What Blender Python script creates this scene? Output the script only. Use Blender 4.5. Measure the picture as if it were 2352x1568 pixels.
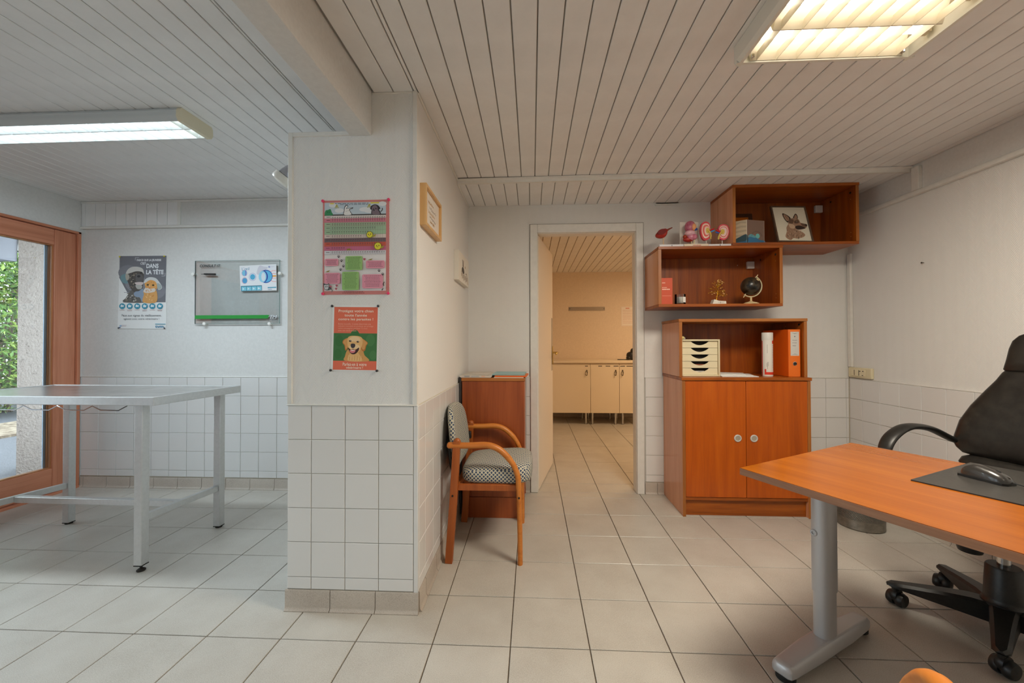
import bpy, math, random
from mathutils import Vector, Matrix

random.seed(7)
for o in list(bpy.data.objects):
    bpy.data.objects.remove(o)
SC = bpy.context.scene
COL = SC.collection
PI = math.pi

# ------------------------------------------------------------------ camera, world, exposure
FPX, W, H = 931.76, 2352, 1568
yaw, pitch, roll = 0.0489991, 0.01113274, -0.00225583
_f = Vector((-math.sin(yaw) * math.cos(pitch), math.cos(yaw) * math.cos(pitch), math.sin(pitch)))
_r = Vector((math.cos(yaw), math.sin(yaw), 0))
_u = _r.cross(_f)
_r2 = math.cos(roll) * _r + math.sin(roll) * _u
_u2 = -math.sin(roll) * _r + math.cos(roll) * _u
cam = bpy.data.cameras.new('camera')
cam.sensor_width = 36
cam.lens = 36 * FPX / W
cam.shift_y = -8.318 / W
cam.clip_start = 0.02
camo = bpy.data.objects.new('camera', cam)
M = Matrix((_r2, _u2, -_f)).transposed().to_4x4()
M.translation = Vector((0.39126, -1.57700, 1.17408))
camo.matrix_world = M
COL.objects.link(camo)
SC.camera = camo

WORLD_STRENGTH = 5.4
TUBE_COOL = (6.0, (0.92, 0.98, 1.0))
TUBE_WARM = (6.0, (1.0, 0.92, 0.78))
TUBE_BACKROOM = (8.0, (1.0, 0.66, 0.38))
# light under each fixture's louvres: watts and colour
LAMP_WARM, FILL_WARM = 40.0, 3.0
LAMP_COOL, FILL_COOL = 22.0, 2.0
LAMP_BACK = 26.0
C_WARM, C_COOL, C_BACK = (1.0, 0.91, 0.76), (0.76, 0.90, 1.0), (1.0, 0.70, 0.40)
wd = bpy.data.worlds.new('sky')
SC.world = wd
wd.use_nodes = True
_n = wd.node_tree.nodes
_n['Background'].inputs['Color'].default_value = (0.76, 0.89, 1.0, 1)
_n['Background'].inputs['Strength'].default_value = WORLD_STRENGTH
SC.view_settings.view_transform = 'Standard'
SC.view_settings.look = 'None'
SC.view_settings.gamma = 1.0
SC.view_settings.use_curve_mapping = False
SC.view_settings.exposure = 0.14
SC.cycles.max_bounces = 9
SC.cycles.diffuse_bounces = 6
SC.cycles.glossy_bounces = 3
SC.cycles.transmission_bounces = 4
SC.cycles.transparent_max_bounces = 10
SC.cycles.sample_clamp_indirect = 6.0
SC.cycles.caustics_reflective = False
SC.cycles.caustics_refractive = False
SC.cycles.use_denoising = True

# daylight enters through the glazed door: a portal only guides the sampling there
pl = bpy.data.lights.new('door_portal', 'AREA')
pl.shape = 'RECTANGLE'
pl.size, pl.size_y = 2.0, 3.6
pl.cycles.is_portal = True
plo = bpy.data.objects.new('door_portal', pl)
plo.location = (-3.42, -.25, 1.05)
plo.rotation_euler = (0, -PI / 2, 0)
COL.objects.link(plo)
pl2 = pl.copy()
pl2.size, pl2.size_y = 1.15, .95
plo2 = bpy.data.objects.new('window_portal', pl2)
plo2.location = (-1.3, -3.43, 1.6)
plo2.rotation_euler = (PI / 2, 0, 0)
COL.objects.link(plo2)


# ------------------------------------------------------------------ materials
def lin(c):
    return tuple(((v / 255) / 12.92 if v / 255 <= .04045 else ((v / 255 + .055) / 1.055) ** 2.4) for v in c)


class NT:
    def __init__(s, name):
        s.m = bpy.data.materials.new(name)
        s.m.use_nodes = True
        s.t = s.m.node_tree
        s.b = s.t.nodes['Principled BSDF']

    def n(s, typ, **kw):
        nd = s.t.nodes.new(typ)
        for k, v in kw.items():
            if k.startswith('i_'):
                nd.inputs[k[2:].replace('_', ' ')].default_value = v
            else:
                setattr(nd, k, v)
        return nd

    def l(s, a, b):
        s.t.links.new(a, b)

    def math(s, op, a, b=None):
        nd = s.n('ShaderNodeMath', operation=op)
        for i, x in enumerate((a, b)):
            if x is None:
                continue
            if isinstance(x, (int, float)):
                nd.inputs[i].default_value = x
            else:
                s.l(x, nd.inputs[i])
        return nd.outputs[0]

    def bump(s, h, strength=.3, dist=.002):
        b = s.n('ShaderNodeBump')
        b.inputs['Strength'].default_value = strength
        b.inputs['Distance'].default_value = dist
        s.l(h, b.inputs['Height'])
        s.l(b.outputs[0], s.b.inputs['Normal'])

    def ramp(s, fac, stops):
        r = s.n('ShaderNodeValToRGB')
        e = r.color_ramp.elements
        while len(e) < len(stops):
            e.new(0.5)
        for i, (p, c) in enumerate(stops):
            e[i].position = p
            e[i].color = (*c, 1)
        s.l(fac, r.inputs[0])
        return r.outputs[0]

    def noise(s, vec, scale, detail=4, rough=.5, dist=0):
        nd = s.n('ShaderNodeTexNoise')
        nd.inputs['Scale'].default_value = scale
        nd.inputs['Detail'].default_value = detail
        nd.inputs['Roughness'].default_value = rough
        nd.inputs['Distortion'].default_value = dist
        if vec is not None:
            s.l(vec, nd.inputs['Vector'])
        return nd.outputs[0]


def flat(name, col, rough=.5, metal=0, spec=.5, srgb=True, coat=0):
    t = NT(name)
    c = lin(col) if srgb else col
    t.b.inputs['Base Color'].default_value = (*c, 1)
    t.b.inputs['Roughness'].default_value = rough
    t.b.inputs['Metallic'].default_value = metal
    t.b.inputs['Specular IOR Level'].default_value = spec
    t.b.inputs['Coat Weight'].default_value = coat
    return t.m


def noisy(name, c1, c2, scale=30, rough=.5, detail=4, bump=0, bdist=.001, metal=0, lo=.35, hi=.65, coords='Object', spec=.5):
    t = NT(name)
    tc = t.n('ShaderNodeTexCoord')
    nz = t.noise(tc.outputs[coords], scale, detail, .6)
    t.l(t.ramp(nz, [(lo, lin(c1)), (hi, lin(c2))]), t.b.inputs['Base Color'])
    t.b.inputs['Roughness'].default_value = rough
    t.b.inputs['Metallic'].default_value = metal
    t.b.inputs['Specular IOR Level'].default_value = spec
    if bump:
        t.bump(nz, bump, bdist)
    return t.m


def wood(name, dark, mid, light, axis='Z', scale=1.0, rough=.35, streak=.5):
    t = NT(name)
    tc = t.n('ShaderNodeTexCoord')
    mp = t.n('ShaderNodeMapping')
    sc = {'X': (.9, 14, 14), 'Y': (14, .9, 14), 'Z': (14, 14, .9)}[axis]
    mp.inputs['Scale'].default_value = [v * scale for v in sc]
    oi = t.n('ShaderNodeObjectInfo')
    va = t.n('ShaderNodeVectorMath', operation='ADD')
    vs = t.n('ShaderNodeVectorMath', operation='SCALE')
    vs.inputs[0].default_value = (3.1, 5.7, 2.3)
    t.l(oi.outputs['Random'], vs.inputs['Scale'])
    t.l(tc.outputs['Object'], va.inputs[0])
    t.l(vs.outputs[0], va.inputs[1])
    t.l(va.outputs[0], mp.inputs[0])
    n1 = t.noise(mp.outputs[0], 1.6, 5, .6, .8)
    mp2 = t.n('ShaderNodeMapping')
    mp2.inputs['Scale'].default_value = [v * scale * (9 if v > 1 else 3) for v in sc]
    t.l(va.outputs[0], mp2.inputs[0])
    n2 = t.noise(mp2.outputs[0], 2.0, 3, .6)
    s = t.math('ADD', t.math('MULTIPLY', n1, 1 - streak * .5), t.math('MULTIPLY', n2, streak * .5))
    t.l(t.ramp(s, [(.30, lin(dark)), (.5, lin(mid)), (.70, lin(light))]), t.b.inputs['Base Color'])
    t.b.inputs['Roughness'].default_value = rough
    t.bump(n2, .12, .0005)
    return t.m


def wallpaper(name, c):
    t = NT(name)
    tc = t.n('ShaderNodeTexCoord')
    sp = t.n('ShaderNodeSeparateXYZ')
    t.l(tc.outputs['Object'], sp.inputs[0])
    u = t.math('ADD', sp.outputs[0], sp.outputs[1])
    tri = t.math('PINGPONG', u, .0325)
    ph = t.math('ADD', sp.outputs[2], t.math('MULTIPLY', tri, 1.9))
    si = t.math('SINE', t.math('MULTIPLY', ph, 2 * PI / .0125))
    nz = t.noise(tc.outputs['Object'], 300, 3)
    h = t.math('ADD', si, t.math('MULTIPLY', nz, .9))
    d = tuple(v * .93 for v in lin(c))
    mr = t.math('MULTIPLY_ADD', si, .5)
    t.l(t.ramp(t.math('ADD', t.math('MULTIPLY', si, .5), .5), [(0, d), (1, lin(c))]), t.b.inputs['Base Color'])
    t.b.inputs['Roughness'].default_value = .75
    t.b.inputs['Specular IOR Level'].default_value = .25
    t.bump(h, .35, .0011)
    return t.m


def tile_mat(name, c, rough, vary=.03, speck=None):
    t = NT(name)
    oi = t.n('ShaderNodeObjectInfo')
    hs = t.n('ShaderNodeHueSaturation')
    v = t.math('ADD', t.math('MULTIPLY', oi.outputs['Random'], vary * 2), 1 - vary)
    t.l(v, hs.inputs['Value'])
    if speck:
        tc = t.n('ShaderNodeTexCoord')
        ge = t.n('ShaderNodeNewGeometry')
        nz = t.noise(ge.outputs['Position'], 420, 2, .7)
        n2 = t.noise(ge.outputs['Position'], 5, 4, .6)
        s = t.math('ADD', t.math('MULTIPLY', nz, .75), t.math('MULTIPLY', n2, .25))
        t.l(t.ramp(s, [(.36, lin(speck)), (.56, lin(c))]), hs.inputs['Color'])
        n3 = t.noise(ge.outputs['Position'], 3.2, 5, .65)
        t.l(t.math('MULTIPLY_ADD', n3, .25), t.b.inputs['Roughness'])
        t.b.inputs['Roughness'].links[0].from_node.inputs[2].default_value = rough - .12
    else:
        hs.inputs['Color'].default_value = (*lin(c), 1)
        t.b.inputs['Roughness'].default_value = rough
    t.l(hs.outputs[0], t.b.inputs['Base Color'])
    return t.m


def glass(name, tint, rough=0.0, refl=1.0):
    t = NT(name)
    out = [n for n in t.t.nodes if n.type == 'OUTPUT_MATERIAL'][0]
    tr = t.n('ShaderNodeBsdfTransparent')
    tr.inputs[0].default_value = (*tint, 1)
    gl = t.n('ShaderNodeBsdfGlossy')
    gl.inputs['Roughness'].default_value = rough
    fr = t.n('ShaderNodeFresnel')
    fr.inputs['IOR'].default_value = 1.5
    mx = t.n('ShaderNodeMixShader')
    t.l(t.math('MULTIPLY', fr.outputs[0], refl), mx.inputs[0])
    t.l(tr.outputs[0], mx.inputs[1])
    t.l(gl.outputs[0], mx.inputs[2])
    t.l(mx.outputs[0], out.inputs[0])
    return t.m


def emit(name, strength, col):
    t = NT(name)
    out = [n for n in t.t.nodes if n.type == 'OUTPUT_MATERIAL'][0]
    e = t.n('ShaderNodeEmission')
    e.inputs[0].default_value = (*col, 1)
    e.inputs[1].default_value = strength
    t.l(e.outputs[0], out.inputs[0])
    return t.m


def fabric():
    t = NT('lattice_fabric')
    tc = t.n('ShaderNodeTexCoord')
    sp = t.n('ShaderNodeSeparateXYZ')
    t.l(tc.outputs['Object'], sp.inputs[0])
    ge = t.n('ShaderNodeNewGeometry')
    nrm = t.n('ShaderNodeSeparateXYZ')
    t.l(tc.outputs['Normal'], nrm.inputs[0])
    ab = [t.math('ABSOLUTE', nrm.outputs[k]) for k in range(3)]
    top = t.math('GREATER_THAN', ab[2], .62)
    sid = t.math('GREATER_THAN', ab[1], ab[0])

    def pick(c, p_, q_):
        return t.math('ADD', t.math('MULTIPLY', c, p_), t.math('MULTIPLY', t.math('SUBTRACT', 1, c), q_))
    a = pick(top, sp.outputs[0], pick(sid, sp.outputs[0], sp.outputs[2]))
    b = pick(top, sp.outputs[1], pick(sid, sp.outputs[2], sp.outputs[1]))
    p = .021
    u = t.math('ADD', a, b)
    v = t.math('SUBTRACT', a, b)
    fu = t.math('PINGPONG', u, p / 2)
    fv = t.math('PINGPONG', v, p / 2)
    k = t.math('MINIMUM', fu, fv)
    nz = t.noise(tc.outputs['Object'], 500, 2)
    k2 = t.math('ADD', t.math('MULTIPLY', k, 2 / p), t.math('MULTIPLY', t.math('SUBTRACT', nz, .5), .25))
    t.l(t.ramp(k2, [(.22, lin((208, 202, 176))), (.34, lin((96, 110, 132))), (.62, lin((84, 98, 122))), (.74, lin((48, 58, 78)))]), t.b.inputs['Base Color'])
    t.b.inputs['Roughness'].default_value = .9
    t.b.inputs['Specular IOR Level'].default_value = .15
    t.bump(k2, .3, .001)
    return t.m


def perforated():
    t = NT('perforated_steel')
    out = [n for n in t.t.nodes if n.type == 'OUTPUT_MATERIAL'][0]
    tc = t.n('ShaderNodeTexCoord')
    sp = t.n('ShaderNodeSeparateXYZ')
    t.l(tc.outputs['Object'], sp.inputs[0])
    ang = t.math('ARCTAN2', sp.outputs[1], sp.outputs[0])
    u = t.math('MULTIPLY', ang, .122)
    p = .0075
    row = t.math('FLOOR', t.math('DIVIDE', sp.outputs[2], p))
    uu = t.math('ADD', u, t.math('MULTIPLY', t.math('MODULO', row, 2), p / 2))
    du = t.math('SUBTRACT', t.math('PINGPONG', uu, p / 2), 0)
    dv = t.math('SUBTRACT', t.math('MODULO', sp.outputs[2], p), p / 2)
    r2 = t.math('ADD', t.math('MULTIPLY', du, du), t.math('MULTIPLY', dv, dv))
    hole = t.math('LESS_THAN', r2, (.0025) ** 2)
    t.b.inputs['Base Color'].default_value = (*lin((128, 124, 116)), 1)
    t.b.inputs['Metallic'].default_value = .75
    t.b.inputs['Roughness'].default_value = .45
    tr = t.n('ShaderNodeBsdfTransparent')
    mx = t.n('ShaderNodeMixShader')
    t.l(hole, mx.inputs[0])
    t.l(t.b.outputs[0], mx.inputs[1])
    t.l(tr.outputs[0], mx.inputs[2])
    t.l(mx.outputs[0], out.inputs[0])
    return t.m


WP = wallpaper('woven_wallpaper', (232, 231, 228))
PAINT = noisy('white_wall_paint', (214, 213, 210), (220, 219, 216), 60, .7, bump=.08, spec=.3)
PAINT_WARM = noisy('cream_wall_paint', (226, 210, 190), (232, 216, 196), 50, .7, bump=.1, spec=.25)
TRIM = noisy('white_trim_paint', (222, 220, 214), (228, 226, 220), 25, .45)
BOARD = noisy('painted_boards', (228, 227, 226), (234, 233, 232), 8, .5, spec=.35)
GAP = flat('board_gap_shadow', (150, 146, 140), .9)
WTILE = tile_mat('white_glazed_tile', (222, 221, 219), .14, .012)
GROUT = noisy('wall_grout', (196, 188, 172), (206, 198, 182), 80, .9)
FTILE = tile_mat('floor_tile_speckled', (194, 189, 180), .34, .018, (164, 156, 145))
FGROUT = noisy('floor_grout', (88, 76, 62), (106, 92, 76), 40, .95)
SKIRT = tile_mat('skirting_tile_glaze', (188, 178, 166), .4, .02, (158, 146, 134))
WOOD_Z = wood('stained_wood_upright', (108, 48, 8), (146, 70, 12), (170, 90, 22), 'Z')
WOOD_X = wood('stained_wood_flat', (112, 52, 10), (152, 76, 14), (178, 98, 26), 'X')
WOOD_Y = wood('stained_wood_deep', (112, 48, 14), (150, 72, 22), (176, 92, 34), 'Y')
WOOD_DOOR = wood('cabinet_door_veneer', (158, 68, 6), (184, 84, 8), (198, 98, 16), 'Z', .8)
WOOD_SIDE_SHEEN = wood('cabinet_side_veneer_sheen', (192, 128, 88), (212, 148, 108), (220, 160, 120), 'Z', .7, .22)  # gloss reflection on the cabinet sides is put into this paler colour
WOOD_EDGE = wood('edge_strip', (128, 72, 26), (166, 100, 42), (186, 122, 60), 'X', .8, .4)
WOOD_EDGE_Z = wood('edge_strip_upright', (128, 72, 26), (166, 100, 42), (186, 122, 60), 'Z', .8, .4)
WOOD_CON = wood('side_cupboard_veneer', (122, 54, 22), (156, 78, 36), (176, 94, 48), 'Z', .5)
DESKTOP = wood('desk_veneer', (136, 70, 8), (150, 80, 11), (162, 91, 19), 'X', .6, .27)
DESKEDGE = wood('desk_edge', (122, 84, 62), (148, 104, 76), (168, 122, 90), 'X', .9, .4)
DOORWOOD = wood('brown_door_wood', (178, 108, 76), (200, 130, 98), (212, 146, 114), 'Z', .9, .45)
DOORWOOD_Y = wood('brown_door_rail_wood', (178, 108, 76), (200, 130, 98), (212, 146, 114), 'Y', .9, .45)
DOORBEAD = wood('pale_door_bead', (158, 104, 66), (178, 120, 78), (192, 136, 92), 'Z', .9)
BEECH = wood('bent_beech', (176, 98, 30), (198, 118, 44), (210, 134, 60), 'X', .9, .4)
BEECH_DK = wood('turned_beech', (140, 68, 20), (162, 84, 30), (178, 98, 40), 'Z', .9, .4)
PINE = wood('pale_frame_wood', (196, 150, 92), (214, 170, 112), (224, 184, 128), 'Z', 1.0)
STEEL = noisy('brushed_steel', (202, 202, 201), (208, 208, 207), 60, .42, 3, metal=.62)
STEEL2 = noisy('worn_steel_top', (176, 174, 170), (208, 206, 203), 9, .26, 6, metal=.85)
CHROME = flat('chrome', (200, 200, 200), .12, 1)
GREYMETAL = flat('silver_lacquer', (188, 188, 190), .36, .3)
WHITE_M = flat('white_lacquer', (232, 230, 224), .4)
CREAM = flat('cream_plastic', (218, 206, 172), .4)
CREAM2 = flat('cream_drawer_front', (226, 214, 180), .42)
BLACKP = noisy('black_plastic', (22, 21, 20), (34, 33, 31), 90, .42)
LEATHER = noisy('black_leather', (24, 22, 20), (40, 37, 33), 22, .34, 5, bump=.25, bdist=.004)
RUBBER = flat('black_rubber', (18, 18, 18), .7)
DARK = flat('dark_recess', (34, 26, 18), .8)
WHITEP = flat('white_paper', (232, 232, 230), .7)
FAB = fabric()
PERF = perforated()
BINSTEEL = noisy('bin_steel', (120, 114, 104), (142, 136, 126), 30, .45, metal=.7)
GLASS_W = glass('door_glass', (.97, .985, .98))
GLASS_B = glass('board_glass', (.988, .998, .993), 0, .8)
GLASS_C = glass('clear_glass', (.95, .95, .95))
GLASSEDGE = flat('glass_edge', (112, 140, 134), .3)
FIXT = flat('fixture_white', (226, 224, 214), .4)
FIXT_G = flat('fixture_grey', (196, 200, 200), .4)
FIXT_C = flat('fixture_cream', (218, 208, 180), .45)
LOUV = flat('louvre_cream', (228, 218, 196), .35)
LOUV_C = flat('louvre_white', (226, 234, 236), .3)
T_COOL = emit('cool_tube_glow', *TUBE_COOL)
T_WARM = emit('warm_tube_glow', *TUBE_WARM)
T_BACK = emit('amber_tube_glow', *TUBE_BACKROOM)
BRASS = flat('brass', (200, 168, 92), .3, .9)
KNOBGREY = flat('pale_grey_knob', (196, 194, 188), .45)
STUCCO = None


def stucco():
    t = NT('rough_cast_stucco')
    tc = t.n('ShaderNodeTexCoord')
    n1 = t.noise(tc.outputs['Object'], 55, 5, .6)
    n2 = t.noise(tc.outputs['Object'], 26, 3, .7)
    t.l(t.ramp(n2, [(.28, lin((92, 82, 72))), (.36, lin((156, 146, 138))), (.7, lin((168, 158, 150)))]), t.b.inputs['Base Color'])
    t.b.inputs['Roughness'].default_value = .95
    t.bump(n1, 1.0, .02)
    return t.m


STUCCO = stucco()

_fc = {}


def C(r, g, b, rough=.55):
    k = (r, g, b, rough)
    if k not in _fc:
        _fc[k] = flat('print_%02x%02x%02x' % (r, g, b), (r, g, b), rough, spec=.3)
    return _fc[k]


# ------------------------------------------------------------------ mesh builder
class MB:
    def __init__(s):
        s.v, s.f, s.mi, s.mats = [], [], [], []
        s.M = None

    def m(s, mat):
        if mat not in s.mats:
            s.mats.append(mat)
        return s.mats.index(mat)

    def add(s, vs, fs, mat):
        b = len(s.v)
        if s.M is not None:
            vs = [tuple(s.M @ Vector(p)) for p in vs]
        s.v += [tuple(p) for p in vs]
        k = s.m(mat)
        for f in fs:
            s.f.append(tuple(b + i for i in f))
            s.mi.append(k)
        return s

    def box(s, x0, x1, y0, y1, z0, z1, mat):
        return s.add([(x0, y0, z0), (x1, y0, z0), (x1, y1, z0), (x0, y1, z0), (x0, y0, z1), (x1, y0, z1), (x1, y1, z1), (x0, y1, z1)],
                     [(0, 3, 2, 1), (4, 5, 6, 7), (0, 1, 5, 4), (1, 2, 6, 5), (2, 3, 7, 6), (3, 0, 4, 7)], mat)

    def prism(s, poly, axis, a0, a1, mat, capmat=None):
        # poly (p,q): axis X -> (y,z), Y -> (x,z), Z -> (x,y)
        def P(p, q, a):
            return {'X': (a, p, q), 'Y': (p, a, q), 'Z': (p, q, a)}[axis]
        n = len(poly)
        vs = [P(p, q, a0) for p, q in poly] + [P(p, q, a1) for p, q in poly]
        s.add(vs, [(i, (i + 1) % n, n + (i + 1) % n, n + i) for i in range(n)], mat)
        s.add(vs, [tuple(range(n))[::-1], tuple(range(n, 2 * n))], capmat or mat)
        return s

    def tube(s, path, r, mat, n=10, caps=True, up=(0, 0, 1), rw=None, closed=False, square=False):
        # r: radius or list; rw: half width along side axis (r is along the normal axis)
        P = [Vector(p) for p in path]
        N = len(P)
        R = r if isinstance(r, (list, tuple)) else [r] * N
        Wd = (rw if isinstance(rw, (list, tuple)) else [rw] * N) if rw is not None else R
        vs, fs = [], []
        U = Vector(up)
        for i in range(N):
            a = P[(i - 1) % N] if closed or i > 0 else P[i]
            b = P[(i + 1) % N] if closed or i < N - 1 else P[i]
            t = (b - a).normalized()
            side = t.cross(U)
            if side.length < 1e-4:
                side = t.cross(Vector((1, 0, 0)))
                if side.length < 1e-4:
                    side = t.cross(Vector((0, 1, 0)))
            side.normalize()
            nor = side.cross(t).normalized()
            for k in range(n):
                if square:
                    q = [(1, 1), (-1, 1), (-1, -1), (1, -1)][k]
                    vs.append(tuple(P[i] + side * Wd[i] * q[0] + nor * R[i] * q[1]))
                else:
                    an = 2 * PI * k / n
                    vs.append(tuple(P[i] + side * Wd[i] * math.cos(an) + nor * R[i] * math.sin(an)))
        for i in range(N if closed else N - 1):
            j = (i + 1) % N
            for k in range(n):
                fs.append((i * n + k, i * n + (k + 1) % n, j * n + (k + 1) % n, j * n + k))
        if caps and not closed:
            fs.append(tuple(range(n))[::-1])
            fs.append(tuple((N - 1) * n + k for k in range(n)))
        return s.add(vs, fs, mat)

    def bar(s, path, hn, hw, mat, up=(0, 0, 1)):
        return s.tube(path, hn, mat, 4, True, up, hw, square=True)

    def lathe(s, prof, mat, c=(0, 0, 0), n=24, axis='Z'):
        vs, fs = [], []
        for r, z in prof:
            for k in range(n):
                a = 2 * PI * k / n
                p = (r * math.cos(a), r * math.sin(a), z)
                if axis == 'Y':
                    p = (p[0], p[2], p[1])
                elif axis == 'X':
                    p = (p[2], p[0], p[1])
                vs.append((p[0] + c[0], p[1] + c[1], p[2] + c[2]))
        m = len(prof)
        for i in range(m - 1):
            for k in range(n):
                fs.append((i * n + k, i * n + (k + 1) % n, (i + 1) * n + (k + 1) % n, (i + 1) * n + k))
        fs.append(tuple(range(n))[::-1])
        fs.append(tuple((m - 1) * n + k for k in range(n)))
        return s.add(vs, fs, mat)

    def ball(s, c, r, mat, nu=20, nv=12, e=1.0, fn=None):
        # superellipsoid; e<1 boxier
        rx, ry, rz = (r, r, r) if isinstance(r, (int, float)) else r
        sg = lambda v: math.copysign(abs(v) ** e, v)
        vs, fs = [], []
        for i in range(nv + 1):
            t = -PI / 2 + PI * i / nv
            for k in range(nu):
                a = 2 * PI * k / nu
                x, y, z = sg(math.cos(t)) * sg(math.cos(a)) * rx, sg(math.cos(t)) * sg(math.sin(a)) * ry, sg(math.sin(t)) * rz
                if fn:
                    x, y, z = fn(x, y, z)
                vs.append((x + c[0], y + c[1], z + c[2]))
        for i in range(nv):
            for k in range(nu):
                fs.append((i * nu + k, i * nu + (k + 1) % nu, (i + 1) * nu + (k + 1) % nu, (i + 1) * nu + k))
        return s.add(vs, fs, mat)

    def build(s, name, parent=None, smooth=40, bevel=0, world=True, seg=2):
        me = bpy.data.meshes.new(name)
        vs = s.v
        if parent is not None and world:
            Mi = wmat(parent).inverted()
            vs = [tuple(Mi @ Vector(p)) for p in vs]
        me.from_pydata(vs, [], s.f)
        for m in s.mats:
            me.materials.append(m)
        me.polygons.foreach_set('material_index', s.mi)
        me.update()
        me.validate()
        if smooth:
            me.polygons.foreach_set('use_smooth', [True] * len(me.polygons))
            me.set_sharp_from_angle(angle=math.radians(smooth))
        o = bpy.data.objects.new(name, me)
        COL.objects.link(o)
        if parent is not None:
            o.parent = parent
        if bevel:
            b = o.modifiers.new('bevel', 'BEVEL')
            b.width = bevel
            b.segments = seg
            b.limit_method = 'ANGLE'
            b.angle_limit = math.radians(50)
            b.harden_normals = False
        return o


def wmat(o):
    m = Matrix.LocRotScale(o.location, o.rotation_euler, o.scale)
    return wmat(o.parent) @ m if o.parent else m


def tag(o, label, cat=None, group=None, kind=None):
    o['label'] = label
    if cat:
        o['category'] = cat
    if group:
        o['group'] = group
    if kind:
        o['kind'] = kind
    return o


def thing(name, label, cat, loc, rotz=0, group=None):
    o = bpy.data.objects.new(name, None)
    o.empty_display_size = .1
    o.location = loc
    o.rotation_euler = (0, 0, rotz)
    COL.objects.link(o)
    return tag(o, label, cat, group)


def copy_tree(o, parent=None):
    c = o.copy()
    COL.objects.link(c)
    c.parent = parent
    for ch in list(o.children):
        copy_tree(ch, c)
    return c


def catmull(pts, per=8, closed=True):
    out = []
    n = len(pts)
    rng = range(n if closed else n - 1)
    for i in rng:
        g = (lambda k: pts[k % n]) if closed else (lambda k: pts[max(0, min(n - 1, k))])
        p0, p1, p2, p3 = g(i - 1), g(i), g(i + 1), g(i + 2)
        for j in range(per):
            t = j / per
            out.append(tuple(.5 * (2 * p1[d] + (p2[d] - p0[d]) * t + (2 * p0[d] - 5 * p1[d] + 4 * p2[d] - p3[d]) * t * t + (3 * p1[d] - p0[d] - 3 * p2[d] + p3[d]) * t ** 3) for d in range(len(p1))))
    if not closed:
        out.append(tuple(pts[-1]))
    return out


class Art:
    """Flat print: layered flat shapes; design units x right, y down; o=top-left world point."""

    def __init__(s, o, u, v, w, h, W_, H_):
        s.o, s.u, s.d = Vector(o), Vector(u).normalized(), Vector(v).normalized()
        s.n = s.u.cross(-s.d) * 1.0
        s.n = (s.u.cross(-s.d)).normalized()
        s.sx, s.sy = w / W_, h / H_
        s.mb = MB()
        s.k = 1
        s.step = .000014

    def P(s, x, y):
        return tuple(s.o + s.u * (x * s.sx) + s.d * (y * s.sy) + s.n * (s.k * s.step))

    def poly(s, pts, col):
        s.mb.add([s.P(*p) for p in pts], [tuple(range(len(pts)))], C(*col) if isinstance(col, tuple) else col)
        s.k += 1

    def rect(s, x0, y0, x1, y1, col):
        s.poly([(x0, y1), (x1, y1), (x1, y0), (x0, y0)], col)

    def rrect(s, x0, y0, x1, y1, r, col):
        pts = []
        for cx, cy, a0 in ((x1 - r, y1 - r, 0), (x0 + r, y1 - r, 90), (x0 + r, y0 + r, 180), (x1 - r, y0 + r, 270)):
            for k in range(5):
                a = math.radians(a0 + k * 22.5)
                pts.append((cx + r * math.cos(a), cy + r * math.sin(a)))
        s.poly(pts[::-1], col)

    def blob(s, pts, col):
        s.poly(catmull(pts, 6), col)

    def ell(s, cx, cy, rx, ry, col, rot=0, n=20):
        c, si = math.cos(math.radians(rot)), math.sin(math.radians(rot))
        s.poly([(cx + rx * math.cos(2 * PI * k / n) * c - ry * math.sin(2 * PI * k / n) * si,
                 cy + rx * math.cos(2 * PI * k / n) * si + ry * math.sin(2 * PI * k / n) * c) for k in range(n)][::-1], col)

    def line(s, pts, w, col):
        for (a, b), (c, d) in zip(pts[:-1], pts[1:]):
            L = math.hypot(c - a, d - b) or 1
            nx, ny = -(d - b) / L * w / 2, (c - a) / L * w / 2
            s.mb.add([s.P(a + nx, b + ny), s.P(c + nx, d + ny), s.P(c - nx, d - ny), s.P(a - nx, b - ny)], [(0, 1, 2, 3)],
                     C(*col) if isinstance(col, tuple) else col)
        s.k += 1

    def text(s, body, x, y, w, h, col, bold=0, shear=0):
        """body fitted into the box x,y (top-left), w, h"""
        cu = bpy.data.curves.new('lettering', 'FONT')
        cu.body = body
        cu.offset = bold
        cu.shear = shear
        cu.resolution_u = 3
        ob = bpy.data.objects.new('lettering', cu)
        me = bpy.data.meshes.new_from_object(ob)
        vs = [v.co.copy() for v in me.vertices]
        if vs:
            x0, x1 = min(v.x for v in vs), max(v.x for v in vs)
            y0, y1 = min(v.y for v in vs), max(v.y for v in vs)
            q = [s.P(x + (v.x - x0) / max(1e-6, x1 - x0) * w, y + (y1 - v.y) / max(1e-6, y1 - y0) * h) for v in vs]
            s.mb.add(q, [tuple(p.vertices) for p in me.polygons], C(*col))
        s.k += 1
        bpy.data.objects.remove(ob)
        bpy.data.curves.remove(cu)
        bpy.data.meshes.remove(me)

    def scrib(s, x0, x1, y, h, col, seed=0):
        """one line of print too small to read: words as short strokes"""
        rn = random.Random(seed)
        x = x0
        while x < x1:
            L = (x1 - x0) * rn.uniform(.05, .13)
            e = min(x + L, x1)
            s.mb.add([s.P(x, y + h), s.P(e, y + h), s.P(e, y), s.P(x, y)], [(0, 1, 2, 3)], C(*col))
            x = e + (x1 - x0) * .022
        s.k += 1

    def build(s, name, parent):
        return s.mb.build(name, parent, smooth=0)


# ------------------------------------------------------------------ tiles and boards
_tm = {}


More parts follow.
